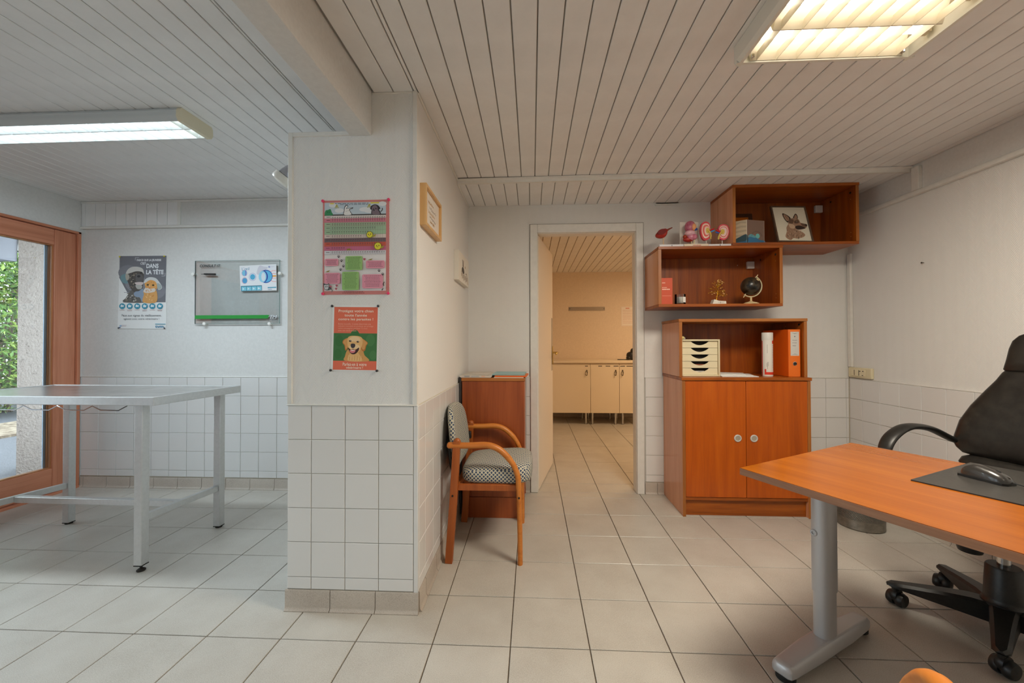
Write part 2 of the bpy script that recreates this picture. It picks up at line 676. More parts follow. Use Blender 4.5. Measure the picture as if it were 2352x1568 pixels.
def tile(name, parent, c, w, h, face, mat, t=.008, ch=.0016):
    """one tile as an object of its own; c = centre of the visible face; face one of -Y +X -X +Z -Z; w across, h up (for +-Z: x and y)"""
    key = (name, round(w, 3), round(h, 3), face, mat.name)
    if key not in _tm:
        a, b = w / 2, h / 2
        vs = [(-a, -b, -t), (a, -b, -t), (a, b, -t), (-a, b, -t), (-a, -b, -ch), (a, -b, -ch), (a, b, -ch), (-a, b, -ch),
              (-a + ch, -b + ch, 0), (a - ch, -b + ch, 0), (a - ch, b - ch, 0), (-a + ch, b - ch, 0)]
        fs = [(0, 1, 5, 4), (1, 2, 6, 5), (2, 3, 7, 6), (3, 0, 4, 7), (4, 5, 9, 8), (5, 6, 10, 9), (6, 7, 11, 10), (7, 4, 8, 11), (8, 9, 10, 11)]
        f = {'-Y': lambda p: (p[0], -p[2], p[1]), '+X': lambda p: (p[2], p[0], p[1]), '-X': lambda p: (-p[2], -p[0], p[1]),
             '+Z': lambda p: p, '-Z': lambda p: (p[0], -p[1], -p[2])}[face]
        me = bpy.data.meshes.new(name)
        me.from_pydata([f(p) for p in vs], [], fs)
        me.materials.append(mat)
        me.update()
        _tm[key] = me
    o = bpy.data.objects.new(name, _tm[key])
    o.location = c
    COL.objects.link(o)
    o.parent = parent
    return o


def wall_tiles(parent, face, plane, ucuts, zcuts, g=.0024):
    for u0, u1 in zip(ucuts[:-1], ucuts[1:]):
        for z0, z1 in zip(zcuts[:-1], zcuts[1:]):
            w, h = u1 - u0 - g, z1 - z0 - g
            if w < .006 or h < .006:
                continue
            jx = random.uniform(-.0003, .0003)
            c = ((u0 + u1) / 2, plane + jx, (z0 + z1) / 2) if face == '-Y' else (plane + jx, (u0 + u1) / 2, (z0 + z1) / 2)
            tile('wall_tile', parent, c, w, h, face, WTILE)


def skirting(parent, face, plane, ucuts, z=.09, d=.014, g=.003):
    """coved skirting tiles standing proud of the plane, each one an object; end angles squared"""
    prof = [(0, 0), (.016, 0), (.016, .004), (.010, .010), (.007, .018), (.006, z - .006), (.003, z), (0, z)]
    for u0, u1 in zip(ucuts[:-1], ucuts[1:]):
        a, b = u0 + g / 2, u1 - g / 2
        if b - a < .005:
            continue
        mb = MB()
        n = len(prof)

        def P(u, q):
            o, zz = q
            if face == '-Y':
                return (u, plane - o, zz)
            return (plane + o, u, zz) if face == '+X' else (plane - o, u, zz)
        vs = [P(a, q) for q in prof] + [P(b, q) for q in prof]
        fs = [(i, (i + 1) % n, n + (i + 1) % n, n + i) for i in range(n)] + [tuple(range(n))[::-1], tuple(range(n, 2 * n))]
        mb.add(vs, fs, SKIRT)
        mb.build('skirting_tile', parent, smooth=35)


def struct(name, mb, label, **kw):
    o = mb.build(name, None, **kw)
    return tag(o, label, None, None, 'structure')


def cuts(a, b, first, pitch):
    """a..b cut at first + k*pitch"""
    out = [a]
    k = math.ceil((a - first) / pitch + 1e-6)
    x = first + k * pitch
    while x < b - 1e-4:
        if x > a + 1e-4:
            out.append(x)
        x += pitch
    return out + [b]


# ------------------------------------------------------------------ key planes
S = .305
XL, XR = -3.32, 2.80
YB, YBL = 1.629, 1.592
YF = .180
PX0, PX1 = -.690, -.113
PM = -.412
YS = -3.3
ZC, ZCL, ZC2 = 2.283, 2.342, 2.258
YO = 4.85
ROWS = [.092, .145, .298, .447, .598, .747, .897]

# ------------------------------------------------------------------ floor
mb = MB().box(XL - .06, XR + .1, YS - .1, YB + .101, -.12, -.005, FGROUT)
mb.box(-.6, 3.3, YB + .101, YO + .1, -.12, -.005, FGROUT)
floor = struct('floor', mb, 'beige speckled floor tiles with dark joints running through both rooms')
for i in range(-11, 10):
    for j in range(-4, 6):
        x0, x1 = max(i * S, XL), min((i + 1) * S, XR)
        y0, y1 = j * S, min((j + 1) * S, YB + .001)
        # keep the tile out of the pillar's core
        if x0 > PX0 - .02 and x1 < PX1 + .02 and y0 > YF:
            continue
        if x1 - x0 < .02 or y1 - y0 < .02:
            continue
        tile('floor_tile', floor, ((x0 + x1) / 2, (y0 + y1) / 2, random.uniform(-.0004, .0004)), x1 - x0 - .0042, y1 - y0 - .0042, '+Z', FTILE)
for i in range(0, 8):
    for j in range(5, 16):
        y0, y1 = max(j * S, YB + .001), min((j + 1) * S, YO)
        if y1 - y0 < .02:
            continue
        tile('floor_tile', floor, ((i + .5) * S, (y0 + y1) / 2, random.uniform(-.0004, .0004)), S - .0042, y1 - y0 - .0042, '+Z', FTILE)
# rest of the tiles behind the camera, past what can be picked apart
mb = MB()
for i in range(-11, 10):
    for j in range(-11, -4):
        x0, x1 = max(i * S, XL) + .002, min((i + 1) * S, XR) - .002
        y0, y1 = max(j * S, YS) + .002, (j + 1) * S - .002
        mb.add([(x0, y0, 0), (x1, y0, 0), (x1, y1, 0), (x0, y1, 0)], [(0, 1, 2, 3)], FTILE)
mb.build('floor_tile_field', floor, smooth=0)['kind'] = 'stuff'

# ------------------------------------------------------------------ walls
mb = MB().box(PX0, PM, YF, YBL, 0, 2.111, WP).box(PM, PX1, YF, YB, 0, ZC + .06, WP)
pillar = struct('wall_pillar', mb, 'projecting wall end with white woven wallpaper above white tiles and two posters')
mb = MB()
mb.box(PX0 - .004, PX0 + .017, YF - .007, YF + .012, .903, 2.113, TRIM)
mb.box(PX1 - .018, PX1 + .003, YF - .007, YF + .012, .903, ZC, TRIM)
mb.box(PX0 + .017, PM - .002, YF - .007, YF + .012, 2.094, 2.113, TRIM)
mb.box(PM + .096 + .001, PX1 - .018, YF - .004, YF + .01, ZC - .008, ZC, TRIM)
mb.box(PX0 - .004, PX1 + .006, YF - .012, YF + .01, .897, .903, TRIM)
tag(mb.build('trim_1', None, bevel=.002), 'white corner and top mouldings on the projecting wall end', kind='structure')
MB().box(PX0, PX1, YF - .003, YF, .0, .897, GROUT).box(PX1, PX1 + .003, YF, YB, 0, .899, GROUT).build('tile_backing', pillar, smooth=0)
MB().box(PX1 - .012, PX1 + .0085, YF - .009, YF + .012, .088, .898, WTILE).build('corner_bead', pillar, bevel=.003)
wall_tiles(pillar, '-Y', YF - .0085, [PX0, -.582, -.430, -.280, PX1 - .013], ROWS)
pr = [YF + .013] + [.294 + .15 * k for k in range(9)]
wall_tiles(pillar, '+X', PX1 + .0085, [p for p in pr if p < YB - .01] + [YB - .006], ROWS)
sk = MB().box(PX0 + .01, PX1 - .01, YF + .02, YF + .06, .0, .05, GROUT)
bb1 = struct('baseboard_pillar', sk, 'beige coved skirting tiles around the projecting wall end', smooth=0)
skirting(bb1, '-Y', YF - .006, [PX0 - .008, -.494, -.293, PX1 + .012])
skirting(bb1, '+X', PX1 + .006, [YF + .002, .290, .496, .697, .898, 1.1, 1.3, 1.5, YB - .012])
MB().box(PX1, PX1 + .009, YF + .002, 1.14, ZC - .014, ZC - .002, TRIM).box(PX1, PX1 + .009, 1.14, YB, ZC2 - .014, ZC2, TRIM).build('cove_strip', pillar, bevel=.002)

# back wall, left room
mb = MB().box(XL - .2, PX0 + .1, YBL, YBL + .12, -.1, ZCL + .1, PAINT)
wbl = struct('wall_back_left', mb, 'pale grey back wall of the exam area, white tiles below', smooth=0)
MB().box(XL, PX0, YBL - .003, YBL, 0, .899, GROUT).build('tile_backing', wbl, smooth=0)
wall_tiles(wbl, '-Y', YBL - .0085, cuts(XL + .004, -1.2, -3.157, .1505), ROWS)
MB().box(XL, PX0, YBL - .010, YBL, .897, .903, TRIM).build('tile_ledge', wbl, bevel=.002)
for k in range(10):
    x0 = -3.288 - .0885 + .0885 * k
    tile('panel_board', wbl, ((max(x0, XL) + x0 + .0885) / 2, YBL - .011, 2.24), .0885 - .003 if x0 > XL else x0 + .0885 - XL - .003, .205, '-Y', BOARD, .011, .002)
MB().box(XL, -2.497, YBL - .003, YBL, 2.13, ZCL, GAP).build('board_backing', wbl, smooth=0)
mb = MB().prism([(YBL - .024, 2.114), (YBL, 2.114), (YBL, 2.137), (YBL - .014, 2.137), (YBL - .024, 2.128)], 'X', XL + .001, PX0, TRIM)
mb.box(-2.495, -2.470, YBL - .012, YBL, 2.137, ZCL, TRIM)
mb.box(XL + .001, PX0, YBL - .016, YBL, ZCL - .018, ZCL - .002, TRIM)
tag(mb.build('trim_2', None, bevel=.002), 'white rail moulding along the upper back wall of the exam area', kind='structure')
sk = MB().box(XL + .01, PX0 - .1, YBL + .001, YBL + .03, 0, .05, GROUT)
bb2 = struct('baseboard_left', sk, 'beige coved skirting tiles along the exam area back wall', smooth=0)
skirting(bb2, '-Y', YBL - .006, cuts(XL + .004, -1.2, -3.08, .2018), .084)

# back wall, right room, with the door opening
DX0, DX1, DZ = .432, 1.207, 2.040
mb = MB()
mb.box(PX1 - .05, DX0 - .004, YB, YB + .10, -.1, ZC2 + .06, WP)
mb.box(DX1 + .004, XR + .1, YB, YB + .10, -.1, ZC2 + .06, WP)
mb.box(DX0 - .004, DX1 + .004, YB, YB + .10, DZ + .004, ZC2 + .06, WP)
wbr = struct('wall_back_right', mb, 'off-white wallpapered back wall with the doorway and wall shelves', smooth=0)
MB().box(PX1, .372, YB - .003, YB, 0, .899, GROUT).box(1.268, XR, YB - .003, YB, 0, .899, GROUT).build('tile_backing', wbr, smooth=0)
wall_tiles(wbr, '-Y', YB - .0085, cuts(PX1 + .01, .376, .343, .15), ROWS)
wall_tiles(wbr, '-Y', YB - .0085, cuts(1.262, XR - .012, 2.619, .15), ROWS)
MB().box(PX1 + .01, .376, YB - .010, YB, .897, .902, TRIM).box(1.262, XR - .01, YB - .010, YB, .897, .902, TRIM).build('tile_ledge', wbr, bevel=.0015)
sk = MB().box(1.30, XR - .05, YB + .001, YB + .03, 0, .05, GROUT)
bb3 = struct('baseboard_back', sk, 'beige coved skirting tiles beside the doorway', smooth=0)
skirting(bb3, '-Y', YB - .006, [1.263, 1.356, 1.56, 1.76, 1.96, 2.16, 2.36, 2.56, XR - .02], .086)
skirting(bb3, '-Y', YB - .006, [PX1 + .02, .1, .30, .376], .086)

# right wall
mb = MB().box(XR, XR + .12, YS, YB + .1, -.1, 2.088, WP).box(XR, XR + .12, YS, YB + .1, 2.088, ZC + .06, PAINT)
wr = struct('wall_right', mb, 'off-white wallpapered right wall above a row of white tiles', smooth=0)
MB().box(XR - .003, XR, YS, YB, 0, .899, GROUT).build('tile_backing', wr, smooth=0)
wall_tiles(wr, '-X', XR - .0085, cuts(-1.1, YB - .010, 1.504, .1505), ROWS)
MB().box(XR - .009, XR, -1.1, YB - .01, .897, .902, TRIM).build('tile_ledge', wr, bevel=.0015)
sk = MB().box(XR + .001, XR + .03, -1.1, YB - .05, 0, .05, GROUT)
bb4 = struct('baseboard_right', sk, 'beige coved skirting tiles along the right wall', smooth=0)
skirting(bb4, '-X', XR - .006, cuts(-1.1, YB - .012, .879, .2065), .088)
mb = MB().prism([(XR - .028, 2.086), (XR, 2.086), (XR, 2.116), (XR - .020, 2.116), (XR - .028, 2.106)], 'Y', YS, YB - .003, TRIM)
mb.box(XR - .024, XR, 1.035, 1.085, 2.116, 2.262, TRIM)
tag(mb.build('trim_3', None, bevel=.003), 'white ledge moulding running along the upper right wall', kind='structure')
mb = MB().lathe([(.006, 0), (.006, .004), (.003, .006)], DARK, (0, 0, 0), 10, 'X')
mb.M = None
o = MB().lathe([(.002, XR + .004), (.002, XR - .012), (.005, XR - .013), (.005, XR - .016)], flat('nail_grey', (90, 84, 76), .5, .6), (0, 1.033, 1.658), 10, 'X').build('nail', None)
tag(o, 'small bare nail head alone in the right wallpapered wall', 'nail')

# left wall with its glazed door, wall behind, other walls
DY0, DY1, DH = -2.08, 1.575, 2.086
mb = MB()
mb.box(XL - .2, XL, YS, DY0, -.1, ZCL + .1, PAINT)
mb.box(XL - .2, XL, DY0, YBL + .1, DH, ZCL + .1, PAINT)
mb.box(XL - .2, XL, DY1, YBL + .1, -.1, DH, PAINT)
wl = struct('wall_left', mb, 'pale grey wall above the brown glazed door', smooth=0)
WX0, WX1, WZ0, WZ1 = -1.9, -.7, 1.1, 2.1  # added window opening behind the viewer, sized for the daylight it lets in
mb = MB().box(XL - .2, WX0, YS - .12, YS, -.1, ZCL + .1, PAINT).box(WX1, XR + .12, YS - .12, YS, -.1, ZCL + .1, PAINT)
mb.box(WX0, WX1, YS - .12, YS, -.1, WZ0, PAINT).box(WX0, WX1, YS - .12, YS, WZ1, ZCL + .1, PAINT)
struct('wall_front', mb, 'plain white wall with an added window, behind the viewer', smooth=0)
mb = MB().box(WX0, WX1, YS - .09, YS - .03, WZ0, WZ0 + .05, TRIM).box(WX0, WX1, YS - .09, YS - .03, WZ1 - .05, WZ1, TRIM)
for k in range(5):
    x = WX0 + (WX1 - WX0 - .05) * k / 4
    mb.box(x, x + .05, YS - .09, YS - .03, WZ0 + .05, WZ1 - .05, TRIM)
w1 = struct('window_1', mb, 'added white framed window for daylight, unseen behind the viewer', smooth=0)
for k in range(4):
    x = WX0 + (WX1 - WX0 - .05) * k / 4
    MB().box(x + .05, x + (WX1 - WX0 - .05) / 4, YS - .062, YS - .058, WZ0 + .05, WZ1 - .05, GLASS_W).build('pane', w1, smooth=0)

# ------------------------------------------------------------------ ceilings
mb = MB().box(PM + .05, XR + .1, YS - .1, YB + .1, ZC + .008, ZC + .1, GAP)
mb.box(XL - .2, PM + .05, YS - .1, YBL + .1, ZCL + .008, ZCL + .1, GAP)
mb.box(PX1 - .05, XR + .1, 1.16, YB + .1, ZC2 + .008, ZC + .007, GAP)
ceil = struct('ceiling', mb, 'white painted tongue and groove board ceiling with a dropped strip at the back', smooth=0)


def boards(x_first, pitch, xa, xb, y0, y1, z, g=.0050):
    cs = cuts(xa, xb, x_first, pitch)
    for a, b in zip(cs[:-1], cs[1:]):
        if b - a < .012:
            continue
        tile('ceiling_board', ceil, ((a + b) / 2, (y0 + y1) / 2, z + random.uniform(-.0005, .0005)), b - a - g, y1 - y0, '-Z', BOARD, .012, .0022)


boards(-.0375, .0903, PM + .096, PX1 + .002, YS, YF, ZC)
boards(-.0375, .0903, PX1 + .002, XR - .001, YS, 1.125, ZC)
boards(-.062, .0878, PX1 + .002, XR - .001, 1.14, YB, ZC2, .0045)
boards(-1.405, .0878, XL + .002, PX0, YS, YBL, ZCL)
boards(-1.405, .0878, PX0, PM, YS, YBL, ZCL)
mb = MB()
for (x0, y0, x1, y1) in ((PX1 + .002, 1.135, XR - .002, 1.100),):
    mb.add([(x0, y0 - .006, ZC - .002), (x1, y1 - .006, ZC - .002), (x1, y1 + .03, ZC - .002), (x0, y0 + .03, ZC - .002),
            (x0, y0 - .006, ZC - .010), (x1, y1 - .006, ZC - .010), (x1, y1 + .03, ZC2 - .007), (x0, y0 + .03, ZC2 - .007),
            (x0, y0 + .008, ZC2 - .007), (x1, y1 + .008, ZC2 - .007), (x0, y0 + .004, ZC - .014), (x1, y1 + .004, ZC - .014)],
           [(0, 1, 2, 3), (0, 4, 5, 1), (4, 10, 11, 5), (10, 8, 9, 11), (8, 7, 6, 9), (3, 2, 6, 7), (0, 3, 7, 8, 10, 4), (1, 5, 11, 9, 6, 2)], TRIM)
tag(mb.build('trim_4', None, smooth=30), 'white moulding strip across the right ceiling where it drops', kind='structure')
mb = MB().box(PM, PM + .096, YS, YF, 2.092, ZCL + .005, PAINT)
o = mb.build('beam', None, bevel=.003)
tag(o, 'white boxed ceiling beam dividing the two areas above the projecting wall', kind='structure')
# ragged crack and loose bead where the boards meet the back wall
mb = MB().box(1.352, 1.55, YB - .008, YB, ZC2 - .020, ZC2 - .008, TRIM)
mb.tube([(1.36, YB - .010, ZC2 - .004), (1.40, YB - .012, ZC2 - .007), (1.44, YB - .012, ZC2 - .006), (1.49, YB - .011, ZC2 - .004), (1.53, YB - .010, ZC2 - .002)], .0028, DARK, 6)
tag(mb.build('trim_5', None), 'short cracked bead of filler between ceiling boards and back wall', kind='structure')

# ------------------------------------------------------------------ the doorway and the room behind it
mb = MB().box(DX0 - .004, DX0 + .008, YB + .004, YB + .098, 0, DZ + .004, TRIM)
mb.box(DX1 - .008, DX1 + .004, YB + .004, YB + .098, 0, DZ + .004, TRIM)
mb.box(DX0 + .008, DX1 - .008, YB + .004, YB + .098, DZ - .008, DZ + .004, TRIM)
d1 = struct('door_1', mb, 'white painted door lining with its leaf standing open into the far room', bevel=.002)
for x0, x1 in ((.379, DX0 + .004), (DX1 - .004, 1.259)):
    MB().box(x0, x1, YB - .018, YB + .006, .0, DZ + .062, TRIM).build('architrave', d1, bevel=.004)
MB().box(DX0 + .004, DX1 - .004, YB - .018, YB + .006, DZ - .004, DZ + .062, TRIM).build('architrave', d1, bevel=.004)
MB().box(.374, .380, YB - .004, YB, 0, DZ + .068, GAP).box(1.258, 1.264, YB - .004, YB, 0, DZ + .068, GAP).box(.374, 1.264, YB - .004, YB, DZ + .062, DZ + .068, GAP).build('shadow_gap', d1, smooth=0)
# leaf: hinged at the jamb, turned away
leaf = bpy.data.objects.new('door_leaf', None)
ang = math.atan2(2.36 - 1.65, .593 - .449)
LEAFP = flat('door_leaf_paint', (226, 216, 202), .45)
lm = MB().box(0, .735, 0, .038, .008, 2.028, LEAFP)
leafo = lm.build('door_leaf', None, bevel=.002)
leafo.location = (.446, 1.66, 0)
leafo.rotation_euler = (0, 0, ang)
leafo.parent = d1
PLATE = flat('grey_finger_plate', (176, 164, 148), .5)
MB().box(.655, .734, -.002, 0, .905, 1.405, PLATE).build('finger_plate', leafo, world=False)
mb = MB().box(.690, .718, -.009, -.002, .962, 1.136, BRASS)
mb.tube([(.704, -.009, 1.075), (.704, -.050, 1.075), (.69, -.056, 1.075), (.60, -.056, 1.072), (.585, -.052, 1.062)], .0085, BRASS, 10)
mb.build('door_handle', leafo, world=False, bevel=.002)

mb = MB().box(-.1, 3.2, YO, YO + .1, -.1, 2.35, PAINT_WARM).box(-.12, -.02, YB + .1, YO + .1, -.1, 2.35, PAINT_WARM).box(3.1, 3.2, YB + .1, YO + .1, -.1, 2.35, PAINT_WARM)
mb.box(-.1, DX0 - .004, YB + .1005, YB + .12, -.1, 2.35, PAINT_WARM).box(DX1 + .004, 3.2, YB + .1005, YB + .12, -.1, 2.35, PAINT_WARM).box(DX0 - .004, DX1 + .004, YB + .1005, YB + .12, DZ + .004, 2.35, PAINT_WARM)
wo = struct('wall_far', mb, 'peach walls of the far room seen through the doorway', smooth=0)
ZO = 2.275
mb = MB().box(-.12, 3.2, YB + .05, YO + .1, ZO + .008, ZO + .08, flat('far_gap', (122, 92, 58), .9))
co = struct('ceiling_far', mb, 'board ceiling of the far room seen through the doorway', smooth=0)
for a, b in zip(cuts(.3, 2.3, .33, .0905)[:-1], cuts(.3, 2.3, .33, .0905)[1:]):
    tile('ceiling_board', co, ((a + b) / 2, (YB + .12 + YO) / 2, ZO), b - a - .006, YO - YB - .12, '-Z', BOARD, .012, .003)
MB().box(-.02, .298, YB + .12, YO, ZO - .002, ZO + .008, BOARD).box(2.302, 3.1, YB + .12, YO, ZO - .002, ZO + .008, BOARD).build('ceiling_edge', co, smooth=0)
sk = MB().box(.2, 2.5, YO + .001, YO + .03, 0, .05, GROUT)
bb5 = struct('baseboard_far', sk, 'skirting tiles under the far room cabinets', smooth=0)
skirting(bb5, '-Y', YO - .004, cuts(.3, 2.4, .5, .2), .09)

# far room furniture
CABP = flat('cream_cabinet_door', (232, 216, 190), .5)
LAM = flat('cream_worktop', (228, 212, 186), .45)
HND = flat('dark_bronze_handle', (84, 68, 44), .4, .6)
labs = ['cream base cabinet partly hidden behind the open door leaf', 'narrow cream base cabinet in the middle under the far worktop', 'cream base cabinet cut off by the right door frame']
xs = [.62, 1.224, 1.632, 2.03]
for k in range(3):
    a, b = xs[k] + .001, xs[k + 1] - .001
    t = thing('base_cabinet', labs[k], 'cabinet', ((a + b) / 2, 4.55, 0), 0, 'base cabinets in the far room')
    MB().box(a, b, 4.29, 4.84, .165, .876, CABP).build('carcass', t)
    d = MB().box(a + .001, b - .001, 4.268, 4.288, .165, .856, CABP).build('door', t, bevel=.002)
    hx = b - .055 if k < 2 else a + .04
    hb = MB().tube([(hx + .006, 4.262, .775), (hx + .006, 4.25, .77), (hx + .010, 4.246, .74), (hx + .006, 4.246, .705), (hx - .004, 4.248, .70), (hx - .018, 4.25, .715), (hx - .012, 4.25, .745), (hx + .002, 4.252, .772)], [.004, .005, .006, .006, .005, .0028, .0025, .003], HND, 8)
    hb.tube([(hx + .006, 4.269, .775), (hx + .006, 4.25, .775)], .006, HND, 8)
    hb.build('handle', d)
    for s0, s1 in ([(b - .075, b - .035)] if k == 0 else [(a + .11, a + .165), (a + .215, a + .28), (b - .08, b - .01)] if k == 1 else [(a + .012, a + .08), (a + .10, a + .26)]):
        MB().box(s0, s1, 4.266, 4.269, .829, .838, DARK).build('vent_slot', d)
    for lx in ((b - .06,) if k == 0 else (a + .03, b - .05) if k == 1 else (a + .05, b - .05)):
        for ly in (4.30, 4.72):
            lg = MB().lathe([(.022, 0), (.022, .008), (.015, .010), (.015, .165)], CHROME, (lx, ly, 0), 14).build('leg', t)
o = MB().box(.40, 2.30, 4.25, YO - .005, .876, .912, LAM).build('worktop', None, bevel=.004)
tag(o, 'long cream worktop on the base cabinets of the far room', 'worktop')
o = MB().box(.975, 1.535, YO - .012, YO, 1.672, 1.728, flat('grey_rail', (158, 146, 132), .4, .5)).lathe([(.006, 0), (.006, .003)], DARK, (.99, YO - .015, 1.70), 10, 'Y').lathe([(.006, 0), (.006, .003)], DARK, (1.52, YO - .015, 1.70), 10, 'Y').build('wall_rail', None)
tag(o, 'flat grey metal rail screwed on the far peach wall', 'rail')
t = thing('wall_notice', 'pale printed paper notice in a plastic sleeve on the far wall', 'notice', (1.886, YO, 1.42))
MB().box(1.788, 1.985, YO - .003, YO, 1.425, 1.732, C(234, 222, 212, .25)).build('sheet', t)
a = Art((1.788, YO - .0031, 1.732), (1, 0, 0), (0, 0, -1), .197, .307, 100, 150)
a.rect(5, 5, 95, 145, (238, 230, 222))
a.rect(35, 10, 65, 18, (216, 150, 130))
for k in range(9):
    a.scrib(12, 88, 28 + k * 12, 3, (206, 160, 146), k)
a.build('print', t)
mb = MB().ball((1.86, 4.45, .976), (.085, .07, .062), BLACKP, 16, 10, .8)
mb.ball((1.80, 4.43, .944), (.035, .05, .03), BLACKP, 12, 8)
mb.ball((1.89, 4.45, 1.03), (.06, .05, .06), BLACKP, 14, 8, .8)
mb.tube([(1.80, 4.45, .921), (1.74, 4.43, .919), (1.68, 4.44, .919), (1.645, 4.45, .919)], .006, BLACKP, 8)
o = mb.build('bag', None)
tag(o, 'black soft bag with a strap lying on the far worktop', 'bag')

# ------------------------------------------------------------------ glazed door on the left, outdoors
mb = MB().box(XL - .075, XL + .012, DY1 - .022, DY1, 0, DH, DOORWOOD).box(XL - .075, XL + .012, DY0, DY0 + .022, 0, DH, DOORWOOD)
mb.box(XL - .075, XL + .012, DY0, DY1, DH - .018, DH, DOORWOOD_Y).box(XL - .075, XL + .014, DY0, DY1, -.004, .016, DOORWOOD_Y)
d2 = struct('door_2', mb, 'brown wooden glazed door with large panes on the left', bevel=.003)
for (a0, a1) in ((.355, DY1 - .026), (-.845, .349), (DY0 + .026, -.851)):
    MB().box(XL - .062, XL - .004, a1 - .148, a1, .024, DH - .022, DOORWOOD).build('stile', d2, bevel=.004)
    MB().box(XL - .062, XL - .004, a0, a0 + .148, .024, DH - .022, DOORWOOD).build('stile', d2, bevel=.004)
    MB().box(XL - .062, XL - .006, a0 + .148, a1 - .148, 1.942, DH - .022, DOORWOOD_Y).build('rail', d2, bevel=.004)
    MB().box(XL - .062, XL - .006, a0 + .148, a1 - .148, .024, .205, DOORWOOD_Y).build('rail', d2, bevel=.004)
    b = MB()
    b.box(XL - .052, XL - .018, a1 - .158, a1 - .148, .205, 1.942, DOORBEAD).box(XL - .052, XL - .018, a0 + .148, a0 + .158, .205, 1.942, DOORBEAD)
    b.box(XL - .052, XL - .018, a0 + .158, a1 - .158, 1.934, 1.942, DOORBEAD).box(XL - .052, XL - .018, a0 + .158, a1 - .158, .205, .213, DOORBEAD)
    b.build('glazing_bead', d2)
    MB().box(XL - .058, XL - .052, a1 - .176, a1 - .150, .205, 1.942, flat('blue_seal', (158, 182, 202), .5)).build('glazing_seal', d2)
    MB().box(XL - .041, XL - .037, a0 + .150, a1 - .150, .207, 1.94, GLASS_W).build('pane', d2, smooth=0)

mb = MB().box(-14, XL - .08, -8, 12, -.3, -.02, noisy('wet_asphalt', (76, 76, 80), (112, 112, 117), 90, .7, bump=.5, bdist=.01))
struct('ground', mb, 'grey asphalt outside the glazed door', smooth=0)
mb = MB().prism([(-7.35, -2.0), (-6.3, 2.0), (-6.2, 6.0), (-6.4, 10), (-7.35, 10)], 'Z', -.02, .012, noisy('leaf_litter', (96, 78, 60), (172, 156, 134), 14, .9, 8, bump=.8, bdist=.03))
o = mb.build('leaf_litter', None)
tag(o, 'strip of dry brown leaf litter in front of the hedge outside', 'leaf litter', kind='stuff')
o = MB().prism([(-4.15, 1.79), (-4.15, 2.20), (-4.55, 2.20), (-4.55, 2.10)], 'Z', -.05, 2.13, STUCCO).build('pier', None, smooth=0)
tag(o, 'rough-cast pale stucco pier standing outside the glazed door', 'pier')
t = thing('canopy', 'grey fascia beam and white soffit over the outside pier', 'canopy', (-4.4, 1.8, 2.1))
MB().box(-4.45, -4.16, 1.0, 1.789, 1.90, 2.10, flat('grey_fascia', (150, 154, 164), .6)).build('fascia_beam', t)
MB().box(-4.9, XL - .21, 1.0, 5, 2.132, 2.20, flat('white_soffit', (224, 224, 224), .7)).build('soffit', t)

LEAFM = []
for nm, c in (('leaf_light', (140, 164, 76)), ('leaf_mid', (90, 124, 50)), ('leaf_dark', (54, 80, 38)), ('twig', (116, 100, 80))):
    LEAFM.append(flat(nm, c, .5))


def shrub(label, cx, cy, rx, ry, h, n, seed, cols, size=.09):
    rn = random.Random(seed)
    t = thing('shrub', label, 'shrub', (cx, cy, 0), 0, 'shrubs of the hedge outside')
    st = MB()
    for k in range(26):
        a = rn.uniform(0, 2 * PI)
        r = rn.uniform(.1, .9)
        p1 = (cx + r * rx * math.cos(a), cy + r * ry * math.sin(a), h * rn.uniform(.5, .95))
        p0 = (cx + rn.uniform(-.2, .2), cy + rn.uniform(-.2, .2), -.02)
        pm = ((p0[0] + p1[0]) / 2 + rn.uniform(-.2, .2), (p0[1] + p1[1]) / 2 + rn.uniform(-.2, .2), p1[2] * .55)
        st.tube([p0, pm, p1], [.022, .014, .006], LEAFM[3], 5)
    st.build('branches', t)
    lv = MB()
    for k in range(n):
        a = rn.uniform(0, 2 * PI)
        zz = rn.random() ** .8
        rr = (rn.random() ** .35) * math.sqrt(max(.05, 1 - (abs(zz - .45) / .62) ** 2.4))
        p = Vector((cx + rx * rr * math.cos(a), cy + ry * rr * math.sin(a), .05 + h * zz))
        d = Vector((rn.uniform(-1, 1), rn.uniform(-1, 1), rn.uniform(-.9, .4))).normalized()
        w = d.cross(Vector((rn.uniform(-1, 1), rn.uniform(-1, 1), rn.uniform(-1, 1)))).normalized()
        L = size * rn.uniform(.7, 1.4)
        nn = d.cross(w) * L * .12
        lv.add([p, p + d * L * .5 + w * L * .2 + nn, p + d * L, p + d * L * .5 - w * L * .2 + nn], [(0, 1, 2), (0, 2, 3)], LEAFM[rn.choice(cols)])
    lv.build('foliage', t, smooth=0)['kind'] = 'stuff'


hd = [('light yellow-green leafy shrub outside behind the stucco pier', -8.9, 4.95, 1.25, 1.35, 3.0, 15000, 1, [0, 0, 1, 1, 2]),
      ('twiggy green shrub further back along the outside hedge', -11.4, 7.2, 1.5, 1.6, 3.6, 12000, 2, [0, 1, 1, 2, 3]),
      ('tall dark green shrub behind the yellow-green one outside', -11.5, 3.6, 1.4, 1.7, 3.9, 10000, 5, [1, 2, 2, 0, 3]),
      ('broad mid-green shrub of the hedge facing the glazed door', -8.8, 1.9, 1.2, 1.5, 2.7, 4600, 3, [0, 1, 1, 2]),
      ('dark green shrub at the near end of the outside hedge', -8.8, -1.5, 1.2, 1.6, 2.9, 4200, 4, [1, 1, 2, 0])]
for h in hd:
    shrub(*h)


